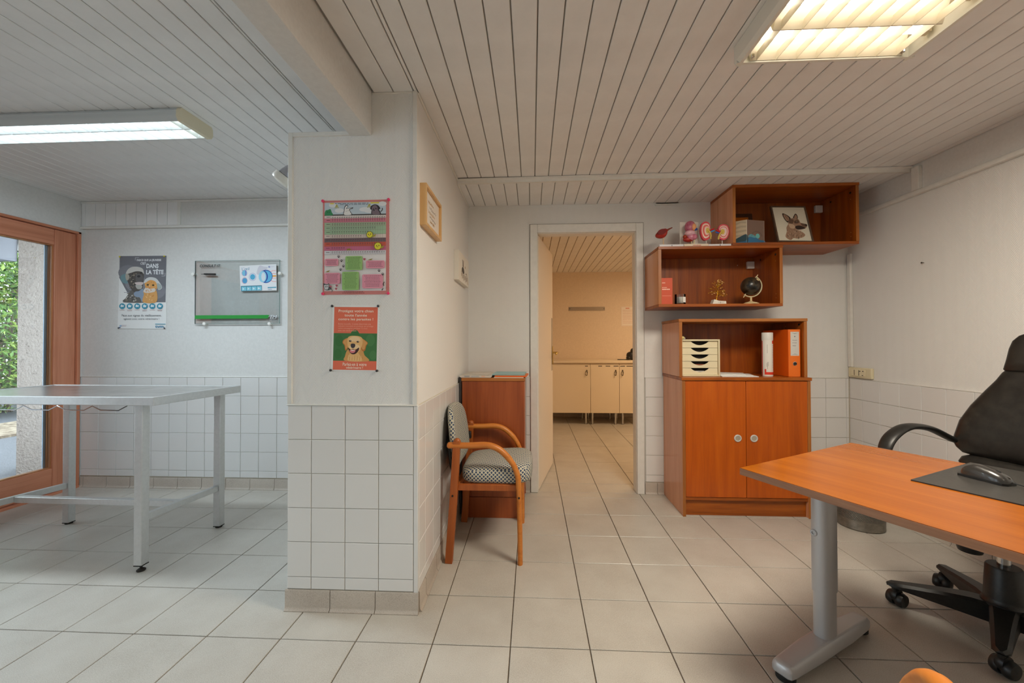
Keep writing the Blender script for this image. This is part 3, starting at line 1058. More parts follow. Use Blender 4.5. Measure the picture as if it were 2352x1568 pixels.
# ------------------------------------------------------------------ ceiling lights
def square_light(root, mat_tube, ntube=4):
    """0.63 m square surface fixture, hung under its root's z (local coords, root at ceiling centre)"""
    h, r = .072, .315
    t = root
    mb = MB()
    for s in (-1, 1):
        mb.prism([(s * r, 0), (s * r, -.058), (s * (r - .010), -h), (s * (r - .022), -h), (s * (r - .022), -h + .004), (s * (r - .012), -.05), (s * (r - .012), 0)][::s], 'X', -r, r, FIXT)
        mb.prism([(s * r, 0), (s * r, -.058), (s * (r - .010), -h), (s * (r - .022), -h), (s * (r - .022), -h + .004), (s * (r - .012), -.05), (s * (r - .012), 0)][::-s], 'Y', -r, r, FIXT)
    mb.box(-r + .005, r - .005, -r + .005, r - .005, -.004, -.001, LOUV)
    mb.build('housing', t, world=False, smooth=30)
    pitch = 2 * (r - .022) / ntube
    ys = [-(r - .022) + pitch * (k + .5) for k in range(ntube)]
    rb = MB()
    for k in range(ntube + 1):
        y = -(r - .022) + pitch * k
        w = .028
        lo = -h + .006
        rb.prism([(max(y - w, -r + .02), -.006), (y - .002 if k else y, lo), (y + .002 if k < ntube else y, lo), (min(y + w, r - .02), -.006)], 'X', -r + .045, r - .045, LOUV)
    rb.build('reflector', t, world=False, smooth=0)
    n = 8
    for k in range(n):
        x = -r + .068 + k * (2 * r - .136) / (n - 1)
        MB().prism([(x - .001, -.040), (x + .001, -.040), (x + .0006, -h + .004), (x - .0006, -h + .004)], 'Y', -r + .024, r - .024, LOUV).build('louvre_blade', t, world=False, smooth=0)
    for y in ys:
        MB().tube([(-r + .05, y, -.026), (r - .05, y, -.026)], .013, mat_tube, 12).build('tube', t, world=False)
        for s in (-1, 1):
            MB().box(s * (r - .032) - .012, s * (r - .032) + .012, y - .013, y + .013, -.042, -.008, FIXT_C).build('tube_holder', t, world=False)
    for sx in (-1, 1):
        MB().lathe([(.006, -h + .020), (.006, -h + .010), (.003, -h + .008)], CHROME, (sx * (r - .05), r - .035, 0), 8).build('screw', t, world=False)


def long_light(root, mat_tube, L=1.26):
    w = .10
    t = root
    x0, x1 = -L / 2, L / 2
    for s in (-1, 1):
        MB().prism([(s * .092, 0), (s * .100, -.014), (s * .097, -.022), (s * .101, -.034), (s * .099, -.048), (s * .088, -.062), (s * .084, -.062), (s * .090, -.046), (s * .088, -.004), (s * .086, 0)][::s], 'X', x0, x1 - .022, FIXT_G).build('side_panel', t, world=False, smooth=50)
    MB().box(x0, x1 - .02, -.088, .088, -.006, -.001, LOUV_C).build('housing', t, world=False)
    ep = [(-.094, 0), (-.103, -.014), (-.104, -.046), (-.092, -.066), (.092, -.066), (.104, -.046), (.103, -.014), (.094, 0)]
    for a, b in ((x1 - .022, x1), (x0 - .022, x0)):
        MB().prism(ep, 'X', a, b, FIXT_C).build('end_cap', t, world=False, bevel=.004)
    MB().prism([(-.020, -.008), (-.003, -.058), (.003, -.058), (.020, -.008)], 'X', x0, x1 - .022, LOUV_C).build('reflector', t, world=False, smooth=0)
    n = int(L / .073)
    bl = []
    for k in range(n):
        x = x0 + .02 + k * .073
        if x > x1 - .03:
            break
        m = MB().prism([(-.086, -.060), (-.0875, -.030), (.0875, -.030), (.086, -.060)], 'X', x - .0007, x + .0007, LOUV_C)
        m.build('louvre_blade', t, world=False, smooth=0)
    for y in (-.048, .048):
        MB().tube([(x0 + .03, y, -.020), (x1 - .05, y, -.020)], .011, mat_tube, 12).build('tube', t, world=False)


def lamp_light(root, watts, colour, sx, sy, z):
    li = bpy.data.lights.new('lamp_light', 'AREA')
    li.shape = 'RECTANGLE'
    li.size, li.size_y = sx, sy
    li.energy = watts
    li.color = colour
    lo = bpy.data.objects.new('lamp_light', li)
    lo.location = (0, 0, z)
    COL.objects.link(lo)
    lo.parent = root
    return lo


t = thing('ceiling_light', 'square louvred ceiling light with warm tubes above the desk', 'light', (1.4705, -.335, ZC - .001))
square_light(t, T_WARM)
t2 = copy_tree(t)  # unseen copy behind the viewer, added as warm fill light
lamp_light(t, LAMP_WARM, C_WARM, .54, .54, -.076)
lamp_light(t2, FILL_WARM, C_WARM, .54, .54, -.076)
t2.location = (1.4705, -2.35, ZC - .001)
t2.location.y = -2.2
t2['label'] = 'added square louvred fill light with warm tubes, unseen behind the viewer'
t = thing('ceiling_light', 'long louvred ceiling light with cool white tubes above the steel table', 'light', (-1.968, .432, ZCL - .001))
long_light(t, T_COOL)
t2 = copy_tree(t)  # another unseen copy, added to fill the exam area with cool light
lamp_light(t, LAMP_COOL, C_COOL, 1.18, .15, -.068)
lamp_light(t2, FILL_COOL, C_COOL, 1.18, .15, -.068)
t2.location = (-1.968, -1.7, ZCL - .001)
t2['label'] = 'added long louvred fill light with cool tubes, unseen behind the viewer'
t = thing('ceiling_light', 'long ceiling light with amber tubes in the far room', 'light', (2.35, 3.1, ZO - .001), PI / 2)
long_light(t, T_BACK)
lamp_light(t, LAMP_BACK, C_BACK, 1.18, .15, -.068)

# reflector spot on the side of the projecting wall
t = thing('spotlight', 'small reflector spot lamp behind the left edge of the projecting wall', 'lamp', (PX0, .45, 2.09))
MB().lathe([(.032, 0), (.032, -.010), (.012, -.014)], WHITE_M, (PX0, .45, 2.09), 16, 'X').tube([(PX0 - .012, .45, 2.09), (PX0 - .07, .45, 2.10), (PX0 - .11, .45, 2.085), (PX0 - .135, .45, 2.07)], .006, CHROME, 8).build('bracket', t)
hm = MB()
ax = Vector((-.62, -.12, -.80)).normalized()
hm.M = Matrix.Translation((PX0 - .135, .45, 2.082)) @ ax.to_track_quat('Z', 'Y').to_matrix().to_4x4()
hm.lathe([(.004, -.012), (.020, 0), (.032, .022), (.041, .055), (.042, .070), (.039, .072), (.039, .066), (.004, .05)], flat('lamp_grey', (172, 172, 178), .25, .6), (0, 0, 0), 20)
hm.build('reflector_shell', t)
hm2 = MB()
hm2.M = hm.M
hm2.lathe([(.043, .072), (.053, .074), (.056, .100), (.052, .108), (.03, .114), (.002, .116)], flat('lamp_ring', (214, 208, 196), .3), (0, 0, 0), 20)
hm2.build('lamp_glass', t)

# ------------------------------------------------------------------ stainless exam table
t = thing('exam_table', 'stainless steel exam table with square legs beside the glazed door', 'table', (-2.16, .69, 0))
FR, BR, BL, FL = (-1.528, .393), (-1.487, .956), (-2.795, .985), (-2.836, .418)
out = [FL, FR, BR, BL]
cx, cy = sum(p[0] for p in out) / 4, sum(p[1] for p in out) / 4
inn = [(cx + (p[0] - cx) * .980, cy + (p[1] - cy) * .955) for p in out]
vs = [(x, y, .856) for x, y in out] + [(x, y, .900) for x, y in out] + [(x, y, .900) for x, y in inn] + [(x, y, .8965) for x, y in inn]
fs = [(3, 2, 1, 0)] + [(i, (i + 1) % 4, 4 + (i + 1) % 4, 4 + i) for i in range(4)] + [(4 + i, 4 + (i + 1) % 4, 8 + (i + 1) % 4, 8 + i) for i in range(4)] + \
     [(8 + i, 8 + (i + 1) % 4, 12 + (i + 1) % 4, 12 + i) for i in range(4)]
mb = MB().add(vs, fs, STEEL)
mb.add(vs, [(12, 13, 14, 15)], STEEL2)
mb.build('table_top', t, smooth=0, bevel=.003)
legs = {'fr': (-1.630, .437), 'br': (-1.611, .934), 'bl': (-2.630, .938), 'fl': (-2.672, .445)}
for k, (x, y) in legs.items():
    lo = .034 if k in ('fr', 'fl') else .012
    l = MB().box(x - .0215, x + .0215, y - .0215, y + .0215, lo, .857, STEEL).build('leg', t, bevel=.003)
    MB().box(x - .0215, x + .0215, y - .0215, y + .0215, lo - .004, lo, BLACKP).build('leg_cap', l)
    MB().lathe([(.019, 0), (.020, .006), (.012, .012), (.006, .014), (.006, lo)], DARK, (x, y, 0), 14).build('foot', l)
for a, b in (('fr', 'br'), ('fl', 'bl')):
    (x0, y0), (x1, y1) = legs[a], legs[b]
    MB().bar([(x0, y0 + .021, .268), (x1, y1 - .021, .252)], .017, .013, STEEL).build('side_rail', t, bevel=.002)
MB().bar([(-2.640, .68, .258), (-1.634, .665, .258)], .017, .017, STEEL).build('cross_rail', t, bevel=.002)
pk = [-2.62, -2.43, -2.243, -2.057, -1.866, -1.679]
path = []
for a, b in zip(pk[:-1], pk[1:]):
    path += [(a, .403, .852), (a + .045, .403, .832), (b - .045, .403, .830)]
path.append((pk[-1], .403, .853))
MB().tube(path, .0028, CHROME, 6, up=(0, 1, 0)).build('hook_rail', t)

# ------------------------------------------------------------------ posters on the projecting wall
PW = YF - .0005


def pin(parent, x, y, z, mat, r=.006, axis=-1):
    MB().lathe([(r * .6, 0), (r, -.003), (r, -.007), (r * .6, -.009)], mat, (x, y, z), 12, 'Y').build('pin', parent)


t = thing('poster', 'pink bordered poster with a coloured table and cartoon pets, upper of two', 'poster', (-.386, PW, 1.60))
MB().box(-.536, -.236, PW - .0012, PW, 1.387, 1.806, C(206, 130, 126)).build('sheet', t, smooth=0)
a = Art((-.536, PW - .0013, 1.806), (1, 0, 0), (0, 0, -1), .300, .419, 1000, 1396)
PK, GR = (226, 150, 168), (150, 192, 116)
a.rect(26, 32, 952, 1342, (230, 226, 224))
a.rect(26, 32, 952, 222, (190, 204, 214))
for cxx, cyy, rx in ((150, 70, 60), (250, 150, 70), (640, 140, 90), (720, 160, 100), (900, 60, 60)):
    a.ell(cxx, cyy, rx, 34, (224, 226, 228))
a.rect(110, 38, 170, 54, (226, 208, 60))
a.rect(720, 36, 850, 54, (226, 208, 60))
a.scrib(180, 700, 44, 7, (70, 76, 90), 1)
a.scrib(260, 720, 60, 7, (80, 86, 100), 2)
for lx in (210, 700):
    for dx in (-26, 0, 26):
        a.line([(lx, 60), (lx + dx, 116)], 12, (176, 172, 92))
a.rect(26, 208, 952, 226, (74, 66, 62))
# frog, rabbit and puppy peeping over the bar
a.blob([(36, 216), (40, 150), (78, 138), (116, 128), (134, 172), (150, 216)], (62, 140, 92))
a.ell(72, 172, 8, 5, (30, 80, 50))
a.ell(98, 172, 8, 5, (30, 80, 50))
a.blob([(316, 216), (320, 150), (330, 90), (366, 70), (384, 90), (360, 120), (420, 110), (458, 108), (450, 126), (410, 138), (420, 170), (440, 216)], (60, 62, 66))
a.blob([(324, 214), (328, 154), (338, 100), (366, 80), (374, 92), (352, 126), (420, 116), (446, 114), (400, 134), (412, 172), (430, 214)], (232, 230, 228))
a.line([(350, 164), (362, 160)], 5, (60, 62, 66))
a.line([(376, 158), (390, 154)], 5, (60, 62, 66))
a.blob([(740, 214), (736, 150), (716, 140), (722, 100), (760, 74), (800, 70), (840, 90), (868, 130), (850, 148), (872, 214)], (54, 48, 54))
a.blob([(750, 212), (748, 150), (738, 120), (764, 86), (800, 82), (824, 110), (830, 150), (860, 212)], (122, 106, 116))
a.ell(768, 140, 8, 12, (30, 26, 30))
a.ell(802, 132, 8, 12, (30, 26, 30))
a.ell(772, 158, 10, 7, (30, 26, 30))
a.line([(872, 180), (900, 150), (896, 124)], 12, (54, 48, 54))
rows = [(232, 268, (216, 208, 202)), (268, 330, (212, 130, 146)), (330, 386, (170, 190, 158)), (386, 446, (164, 192, 160)), (446, 508, (164, 196, 160)),
        (508, 562, (220, 206, 196)), (562, 622, (114, 96, 100)), (622, 684, (206, 96, 76)), (684, 746, (204, 110, 142)), (746, 806, (222, 222, 226))]
for k, (y0, y1, col) in enumerate(rows):
    a.rect(26, y0, 952, y1, col)
ncol = [23, 23, 23, 19, 16, 13, 15, 19, 6, 23]
for k, (y0, y1, col) in enumerate(rows):
    a.scrib(58, 112, (y0 + y1) / 2 - 8, 8, (84, 66, 70), k)
    for c in range(ncol[k]):
        x = 142 + c * 35.4
        a.rect(x, y0 + 18, x + 18, y0 + 26, (96, 74, 80))
        a.rect(x + 1, y0 + 38, x + 15, y0 + 44, (128, 104, 108))
    a.rect(26, y1 - 2, 952, y1, (150, 120, 124))
for c in range(23):
    a.rect(128 + c * 35.4, 232, 130 + c * 35.4, 806, (150, 124, 128))
for px_, py_, s_ in ((720, 520, 1.0), (842, 690, 1.15)):
    a.ell(px_ - 4, py_, 50 * s_, 50 * s_, (122, 112, 30))
    a.ell(px_ - 4, py_, 43 * s_, 43 * s_, (222, 212, 62))
    a.poly([(px_ + 34, py_ + 16), (px_ + 92, py_ - 8), (px_ + 74, py_ + 26), (px_ + 40, py_ + 36)][::-1], (170, 160, 60))
    a.ell(px_ - 22, py_ - 4, 6, 9, (60, 50, 20))
    a.ell(px_ + 12, py_ - 8, 6, 9, (60, 50, 20))
    a.ell(px_ - 6, py_ + 10, 9, 6, (200, 120, 40))
a.poly([(370, 726), (420, 718), (440, 738), (380, 748)][::-1], (150, 140, 50))


def paw(x, y, r, col):
    a.ell(x, y + r * .3, r * .6, r * .5, col)
    for dx, dy in ((-.7, -.2), (-.28, -.7), (.28, -.7), (.7, -.2)):
        a.ell(x + dx * r, y + dy * r, r * .24, r * .3, col)


def boxp(x0, y0, x1, y1, col, n, seed):
    a.rrect(x0, y0, x1, y1, 22, col)
    for k in range(n):
        w = (x1 - x0) * (.34 if k % 4 else .40)
        a.scrib((x0 + x1) / 2 - w, (x0 + x1) / 2 + w, y0 + 18 + k * ((y1 - y0 - 30) / n), 7, tuple(int(v * .62) for v in col), seed + k)


boxp(42, 868, 246, 974, PK, 5, 10)
boxp(352, 832, 606, 1038, GR, 9, 20)
boxp(660, 902, 940, 1016, PK, 5, 30)
boxp(38, 1076, 274, 1238, PK, 7, 40)
boxp(304, 1062, 556, 1332, GR, 12, 50)
boxp(606, 1104, 916, 1308, PK, 8, 60)
for x, y in ((252, 838), (294, 900), (324, 980), (282, 1030), (858, 1052), (912, 1104)):
    paw(x, y, 22, (84, 76, 78))
for x, y in ((640, 880), (130, 1280), (224, 1264), (216, 1310)):
    a.ell(x - 7, y - 3, 11, 11, (176, 86, 104))
    a.ell(x + 7, y - 3, 11, 11, (176, 86, 104))
    a.poly([(x - 17, y + 2), (x, y + 24), (x + 17, y + 2)], (176, 86, 104))
for x, y in ((714, 884), (74, 1052)):
    a.poly([(x - 30, y + 14), (x + 20, y - 6), (x + 52, y - 14), (x + 24, y + 12)][::-1], (140, 124, 40))
a.blob([(32, 1300), (26, 1232), (54, 1246), (84, 1246), (104, 1228), (112, 1280), (150, 1300), (110, 1330), (60, 1330)], (64, 66, 70))
a.blob([(38, 1296), (38, 1254), (58, 1256), (84, 1256), (100, 1244), (102, 1284), (90, 1320), (50, 1318)], (206, 206, 208))
a.ell(58, 1280, 6, 9, (40, 40, 44))
a.ell(80, 1278, 6, 9, (40, 40, 44))
a.line([(110, 1310), (160, 1330), (150, 1362)], 12, (120, 112, 112))
a.line([(900, 1340), (940, 1290), (920, 1250), (936, 1216)], 14, (70, 60, 62))
a.ell(940, 1300, 22, 30, (206, 200, 198))
a.scrib(330, 620, 1354, 8, (150, 84, 84), 81)
a.scrib(310, 640, 1372, 8, (150, 84, 84), 82)
a.build('print', t)
PINKPIN = flat('pink_pin', (236, 62, 110), .35)
for px_, pz in ((-.534, 1.803), (-.2375, 1.804), (-.533, 1.391), (-.239, 1.391)):
    pin(t, px_, PW - .0012, pz, PINKPIN, .0065)

t = thing('poster', 'orange parasite poster with a golden dog, lower of two on the wall end', 'poster', (-.389, PW, 1.19))
mb = MB().add([(-.4985, PW, 1.051), (-.287, PW, 1.048), (-.280, PW, 1.338), (-.4915, PW, 1.341), (-.4985, PW - .001, 1.051), (-.287, PW - .001, 1.048), (-.280, PW - .001, 1.338), (-.4915, PW - .001, 1.341)],
               [(0, 3, 2, 1), (4, 5, 6, 7), (0, 1, 5, 4), (1, 2, 6, 5), (2, 3, 7, 6), (3, 0, 4, 7)], WHITEP)
mb.build('sheet', t, smooth=0)
# crop units: 965 wide, 1395 high
a = Art((-.4915, PW - .0011, 1.341), (1, 0, -.014), (-.024, 0, -1), .2115, .2905, 965, 1400)
OR = (226, 112, 84)
a.rect(42, 38, 936, 596, OR)
a.rect(42, 596, 936, 1184, (66, 118, 66))
for k, (gx, gy, gr) in enumerate(((160, 760, 120), (800, 740, 130), (140, 1040, 110), (860, 1060, 100), (480, 660, 140))):
    a.ell(gx, gy, gr * .7, gr, ((58, 112, 58), (76, 128, 74))[k % 2])
a.rect(42, 1184, 936, 1376, OR)
CRM = (244, 226, 206)
a.text('Protégez votre chien', 132, 92, 716, 76, CRM, .012)
a.text("toute l'année", 256, 182, 462, 58, CRM, .012)
a.text('contre les parasites !', 132, 268, 716, 70, CRM, .012)
BT = (240, 176, 150)
a.text('Bonne nouvelle : il existe désormais une', 132, 378, 670, 38, BT)
a.text('solution innovante et pratique qui protège', 132, 428, 720, 40, BT)
a.text('votre compagnon pendant 12 mois', 132, 476, 600, 38, BT)
a.text('avec une seule action.', 132, 522, 380, 34, BT)
a.text('Parlez-en à votre', 244, 1222, 490, 68, CRM, .012)
a.text('vétérinaire !', 312, 1300, 348, 52, CRM, .012)
G1, G2, G3, G4 = (214, 158, 92), (232, 186, 122), (238, 206, 158), (190, 118, 56)
a.blob([(300, 1184), (290, 1080), (330, 960), (420, 900), (560, 900), (650, 960), (690, 1060), (770, 1184)], G1)
a.rect(300, 1172, 770, 1184, G1)
a.blob([(360, 1184), (370, 1060), (440, 980), (540, 1000), (600, 1080), (640, 1184)], G2)
for k in range(12):
    x = 360 + k * 26
    a.line([(x, 1060 + (k * 37) % 60), (x - 6, 1176)], 5, (G3, G4)[k % 2])
a.blob([(330, 700), (250, 740), (230, 800), (270, 860), (290, 960), (330, 940), (350, 840), (360, 740)], G4)
a.blob([(336, 706), (262, 748), (244, 800), (284, 850), (300, 930), (330, 900), (346, 800)], G1)
a.blob([(620, 700), (700, 750), (750, 800), (720, 860), (700, 950), (660, 980), (620, 940), (610, 840), (600, 740)], G4)
a.blob([(624, 712), (694, 756), (738, 804), (706, 850), (684, 930), (640, 930), (622, 830)], G1)
a.blob([(330, 760), (340, 690), (390, 656), (480, 650), (570, 660), (630, 700), (640, 800), (610, 920), (560, 1000), (480, 1030), (400, 1000), (350, 920), (334, 840)], G2)
a.blob([(380, 700), (470, 662), (570, 690), (590, 760), (480, 770), (380, 760)], G3)
a.blob([(370, 880), (420, 840), (480, 830), (550, 840), (590, 890), (560, 940), (480, 920), (400, 930)], G3)
a.ell(388, 762, 26, 19, (58, 40, 30))
a.ell(544, 776, 26, 19, (58, 40, 30))
a.ell(394, 757, 6, 5, (220, 210, 200))
a.ell(550, 771, 6, 5, (220, 210, 200))
a.blob([(398, 850), (410, 822), (450, 814), (486, 826), (494, 860), (476, 900), (440, 914), (410, 894)], (64, 56, 58))
a.blob([(348, 900), (400, 944), (450, 930), (500, 944), (570, 900), (560, 970), (500, 1034), (430, 1040), (380, 990)], (70, 40, 38))
a.blob([(384, 960), (440, 944), (500, 956), (480, 1004), (430, 1016), (394, 996)], (222, 128, 132))
a.blob([(400, 956), (440, 948), (490, 954), (440, 970)], (240, 226, 210))
a.build('print', t)
BPIN = flat('black_pin', (36, 34, 34), .4)
for px_, pz in ((-.4905, 1.3365), (-.2835, 1.335), (-.497, 1.053), (-.289, 1.0505)):
    pin(t, px_, PW - .001, pz, BPIN, .0055)

# ------------------------------------------------------------------ grey poster and glass board on the exam area's back wall
PB = YBL - .0005
t = thing('poster', 'grey poster of a dog and an orange cat wearing caps on the exam wall', 'poster', (-2.793, PB, 1.59))
mb = MB().add([(-3.004, PB, 1.295), (-2.590, PB, 1.290), (-2.591, PB, 1.888), (-2.993, PB, 1.891), (-3.004, PB - .004, 1.295), (-2.590, PB - .003, 1.290), (-2.591, PB - .0012, 1.888), (-2.993, PB - .0012, 1.891)],
               [(0, 3, 2, 1), (4, 5, 6, 7), (0, 1, 5, 4), (1, 2, 6, 5), (2, 3, 7, 6), (3, 0, 4, 7)], WHITEP)
mb.build('sheet', t, smooth=0)
a = Art((-2.993, PB - .0014, 1.891), (1, -.002, -.006), (-.012, -.0035, -1), .404, .596, 835, 1320)
DG = (112, 112, 118)
a.rect(0, 0, 832, 842, DG)
for k, (gx, gy, gr) in enumerate(((150, 300, 170), (650, 640, 180), (300, 500, 190))):
    a.ell(gx, gy, gr, gr * .8, (124 + 4 * k, 124 + 4 * k, 130 + 4 * k))
a.rect(0, 660, 832, 668, (134, 132, 138))
a.line([(280, 80), (280, 30), (345, 30)], 7, (196, 198, 202))
a.line([(812, 310), (812, 366), (752, 366)], 7, (196, 198, 202))
LW = (226, 228, 230)
a.text('PARCE QUE LA JEUNESSE', 308, 58, 432, 48, LW, .03)
a.text("C'EST", 374, 116, 96, 44, LW, .03)
a.text('DANS', 480, 142, 216, 82, LW, .035)
a.text('LA TÊTE', 478, 236, 310, 100, LW, .035)
# dog in a backward cap
a.blob([(60, 842), (110, 780), (180, 680), (230, 620), (400, 620), (440, 700), (510, 842)], (96, 92, 88))
a.rect(60, 830, 510, 842, (96, 92, 88))
rn = random.Random(3)
for k in range(46):
    x, y = rn.uniform(130, 470), rn.uniform(660, 830)
    a.ell(x, y, rn.uniform(6, 18), rn.uniform(10, 26), rn.choice([(150, 146, 138), (70, 66, 62), (190, 186, 178), (120, 112, 100)]), rn.uniform(0, 90), 8)
a.blob([(24, 380), (60, 340), (150, 330), (170, 420), (150, 500), (80, 490), (40, 450)], (110, 142, 148))
a.blob([(140, 420), (150, 300), (230, 230), (330, 220), (410, 260), (440, 360), (430, 500), (420, 600), (380, 650), (280, 660), (210, 590), (170, 500)], (78, 72, 68))
a.blob([(120, 330), (150, 250), (230, 200), (340, 200), (420, 240), (440, 330), (400, 290), (300, 280), (200, 310)], (198, 194, 188))
a.blob([(110, 350), (140, 320), (180, 360), (170, 430), (130, 440)], (168, 160, 148))
for k in range(60):
    x, y = rn.uniform(190, 420), rn.uniform(320, 600)
    a.ell(x, y, rn.uniform(4, 12), rn.uniform(6, 18), rn.choice([(120, 106, 90), (52, 48, 46), (160, 148, 128), (96, 90, 84)]), rn.uniform(0, 90), 8)
a.blob([(300, 350), (360, 330), (420, 360), (430, 440), (380, 480), (310, 460)], (92, 88, 88))
a.ell(238, 380, 16, 12, (34, 30, 28))
a.ell(392, 312, 16, 12, (34, 30, 28))
a.ell(352, 372, 30, 22, (46, 44, 46))
a.blob([(280, 490), (350, 476), (436, 484), (410, 530), (330, 530)], (206, 190, 186))
a.blob([(300, 530), (410, 540), (400, 600), (330, 600)], (176, 172, 166))
a.blob([(270, 690), (300, 650), (360, 640), (430, 600), (450, 760), (420, 842), (380, 760), (300, 740)], (136, 152, 172))
# ginger cat in a cap
a.blob([(440, 842), (450, 700), (440, 640), (520, 600), (620, 610), (680, 660), (670, 842)], (214, 158, 92))
a.rect(440, 830, 670, 842, (214, 158, 92))
a.blob([(470, 560), (460, 470), (500, 420), (600, 410), (690, 450), (690, 560), (640, 640), (560, 660), (490, 630)], (222, 160, 88))
a.blob([(440, 640), (480, 580), (560, 600), (640, 590), (660, 640), (570, 670), (480, 672)], (216, 206, 196))
for k in range(40):
    x, y = rn.uniform(465, 660), rn.uniform(470, 830)
    a.ell(x, y, rn.uniform(3, 9), rn.uniform(8, 20), rn.choice([(196, 126, 54), (236, 190, 130), (206, 142, 70)]), rn.uniform(0, 180), 8)
a.blob([(450, 500), (470, 430), (540, 390), (640, 400), (700, 450), (760, 540), (770, 590), (720, 620), (690, 590), (660, 480), (560, 440)], (206, 206, 204))
a.blob([(680, 500), (740, 520), (764, 580), (720, 612), (690, 580)], (162, 172, 170))
a.ell(516, 528, 22, 16, (90, 74, 30))
a.ell(612, 534, 22, 16, (90, 74, 30))
a.ell(520, 528, 8, 13, (30, 24, 16))
a.ell(612, 534, 8, 13, (30, 24, 16))
a.ell(556, 580, 12, 8, (196, 120, 110))
for k in range(6):
    x = 70 + k * 134
    a.ell(x, 914, 53, 52, (52, 142, 168))
    a.blob([(x - 24, 934), (x - 26, 896), (x - 4, 886), (x + 10, 902), (x + 28, 890), (x + 22, 930), (x, 924 + 8 * (k % 2))], (226, 232, 234))
    a.scrib(x - 46, x + 46, 978, 7, (190, 160, 160), k)
    if k % 2:
        a.scrib(x - 40, x + 40, 996, 7, (190, 160, 160), k + 9)
a.text('Face aux signes du vieillissement,', 66, 1062, 704, 50, (110, 112, 116))
a.text('agissez avec votre vétérinaire !', 102, 1126, 632, 44, (110, 112, 116))
a.rect(664, 1232, 846, 1244, (70, 150, 176))
a.text('tvm', 664, 1262, 150, 44, (58, 128, 164), .02)
a.ell(826, 1302, 7, 7, (58, 128, 164))
a.ell(50, 1270, 20, 16, (160, 184, 210))
a.poly([(6, 1300), (50, 1290), (44, 1312)][::-1], (64, 90, 130))
a.scrib(70, 160, 1254, 8, (196, 190, 196), 44)
a.scrib(70, 150, 1274, 8, (206, 180, 186), 45)
a.build('print', t)
YPIN = flat('yellow_pin', (206, 190, 40), .4)
for px_, pz in ((-2.989, 1.885), (-2.606, 1.884), (-2.994, 1.300), (-2.600, 1.296)):
    pin(t, px_, PB - .001, pz, YPIN if pz > 1.5 else flat('dark_pin', (60, 62, 70), .4), .006)

GY = YBL - .020
t = thing('glass_board', 'clear glass memo board with a green stripe and black heading', 'board', (-1.98, YBL, 1.59))
MB().box(-2.331, -1.628, GY, GY + .006, 1.331, 1.838, GLASS_B).build('glass_pane', t, smooth=0)
e = MB()
e.box(-2.333, -2.331, GY, GY + .006, 1.331, 1.838, GLASSEDGE).box(-1.628, -1.626, GY, GY + .006, 1.331, 1.838, GLASSEDGE)
e.box(-2.333, -1.626, GY, GY + .006, 1.838, 1.840, GLASSEDGE).box(-2.333, -1.626, GY, GY + .006, 1.329, 1.331, GLASSEDGE)
e.build('glass_edge', t)
a = Art((-2.331, GY - .0004, 1.838), (1, 0, 0), (0, 0, -1), .703, .507, 1775, 1310)
a.text('CONSULT IT', 98, 76, 440, 52, (24, 24, 26), .025, .25)
a.poly([(0, 1210), (1535, 1210), (1568, 1136), (0, 1136)], (44, 146, 58))
SG = (150, 152, 156)
a.text('TM', 1574, 1138, 150, 76, SG, .01, .3)
a.text('TM', 1582, 1142, 146, 68, (226, 228, 230), .0, .3)
a.scrib(1536, 1740, 1232, 10, (120, 122, 126), 3)
for k in range(34):
    x = 640 + k * 34
    a.line([(x, 265), (x, 1045)], 1.6, (188, 198, 198))
for k in range(24):
    y = 265 + k * 34
    a.line([(640, y), (1750, y)], 1.6, (188, 198, 198))
a.build('lettering', t)
for px_, pz in ((-2.340, 1.730), (-1.620, 1.730), (-2.243, 1.329), (-1.703, 1.327)):
    MB().lathe([(.009, YBL), (.009, GY - .004), (.013, GY - .005), (.013, GY - .014), (.009, GY - .016)], WHITE_M, (px_, 0, pz), 16, 'Y').build('standoff', t)
t = thing('marker_pen', 'black marker pen clipped to the glass memo board', 'pen', (-2.205, GY - .012, 1.728))
MB().tube([(-2.272, GY - .012, 1.730), (-2.243, GY - .012, 1.730)], [.0012, .003], BLACKP, 8).tube([(-2.243, GY - .012, 1.730), (-2.150, GY - .012, 1.728)], .0065, BLACKP, 10).build('barrel', t)
MB().box(-2.235, -2.155, GY - .010, GY, 1.717, 1.7225, GLASS_C).build('clip', t)
t = thing('eye_card', 'white picture card of an eye tucked on the glass memo board', 'card', (-1.80, GY - .003, 1.66))
cd = MB().add([(-1.948, GY - .0012, 1.590), (-1.648, GY - .0012, 1.594), (-1.652, GY - .0012, 1.806), (-1.956, GY - .0012, 1.794),
               (-1.948, GY - .003, 1.590), (-1.648, GY - .003, 1.594), (-1.652, GY - .003, 1.806), (-1.956, GY - .003, 1.794)],
              [(0, 3, 2, 1), (4, 5, 6, 7), (0, 1, 5, 4), (1, 2, 6, 5), (2, 3, 7, 6), (3, 0, 4, 7)], WHITEP)
cd.build('sheet', t, smooth=0)
a = Art((-1.956, GY - .0032, 1.796), (1, 0, .026), (.03, 0, -1), .304, .208, 780, 545)
a.rect(4, 4, 772, 540, (226, 226, 228))
a.text("L'œil", 46, 40, 160, 62, (92, 140, 168))
a.blob([(360, 180), (420, 20), (520, 40), (600, 60), (540, 120), (440, 200)], (204, 202, 210))
a.ell(100, 160, 62, 70, (214, 176, 190))
a.ell(100, 160, 54, 62, (122, 190, 216))
a.rect(118, 104, 134, 216, (120, 100, 190))
a.ell(100, 320, 62, 70, (196, 170, 190))
a.ell(104, 322, 50, 56, (80, 156, 200))
a.ell(272, 248, 76, 84, (140, 150, 196))
a.ell(272, 248, 68, 76, (226, 226, 230))
a.ell(272, 248, 56, 60, (82, 168, 204))
for dy in (-120, -60, 40, 110):
    a.line([(620, 250 + dy * .6), (700, 250 + dy), (770, 255 + dy)], 14, (230, 170, 168))
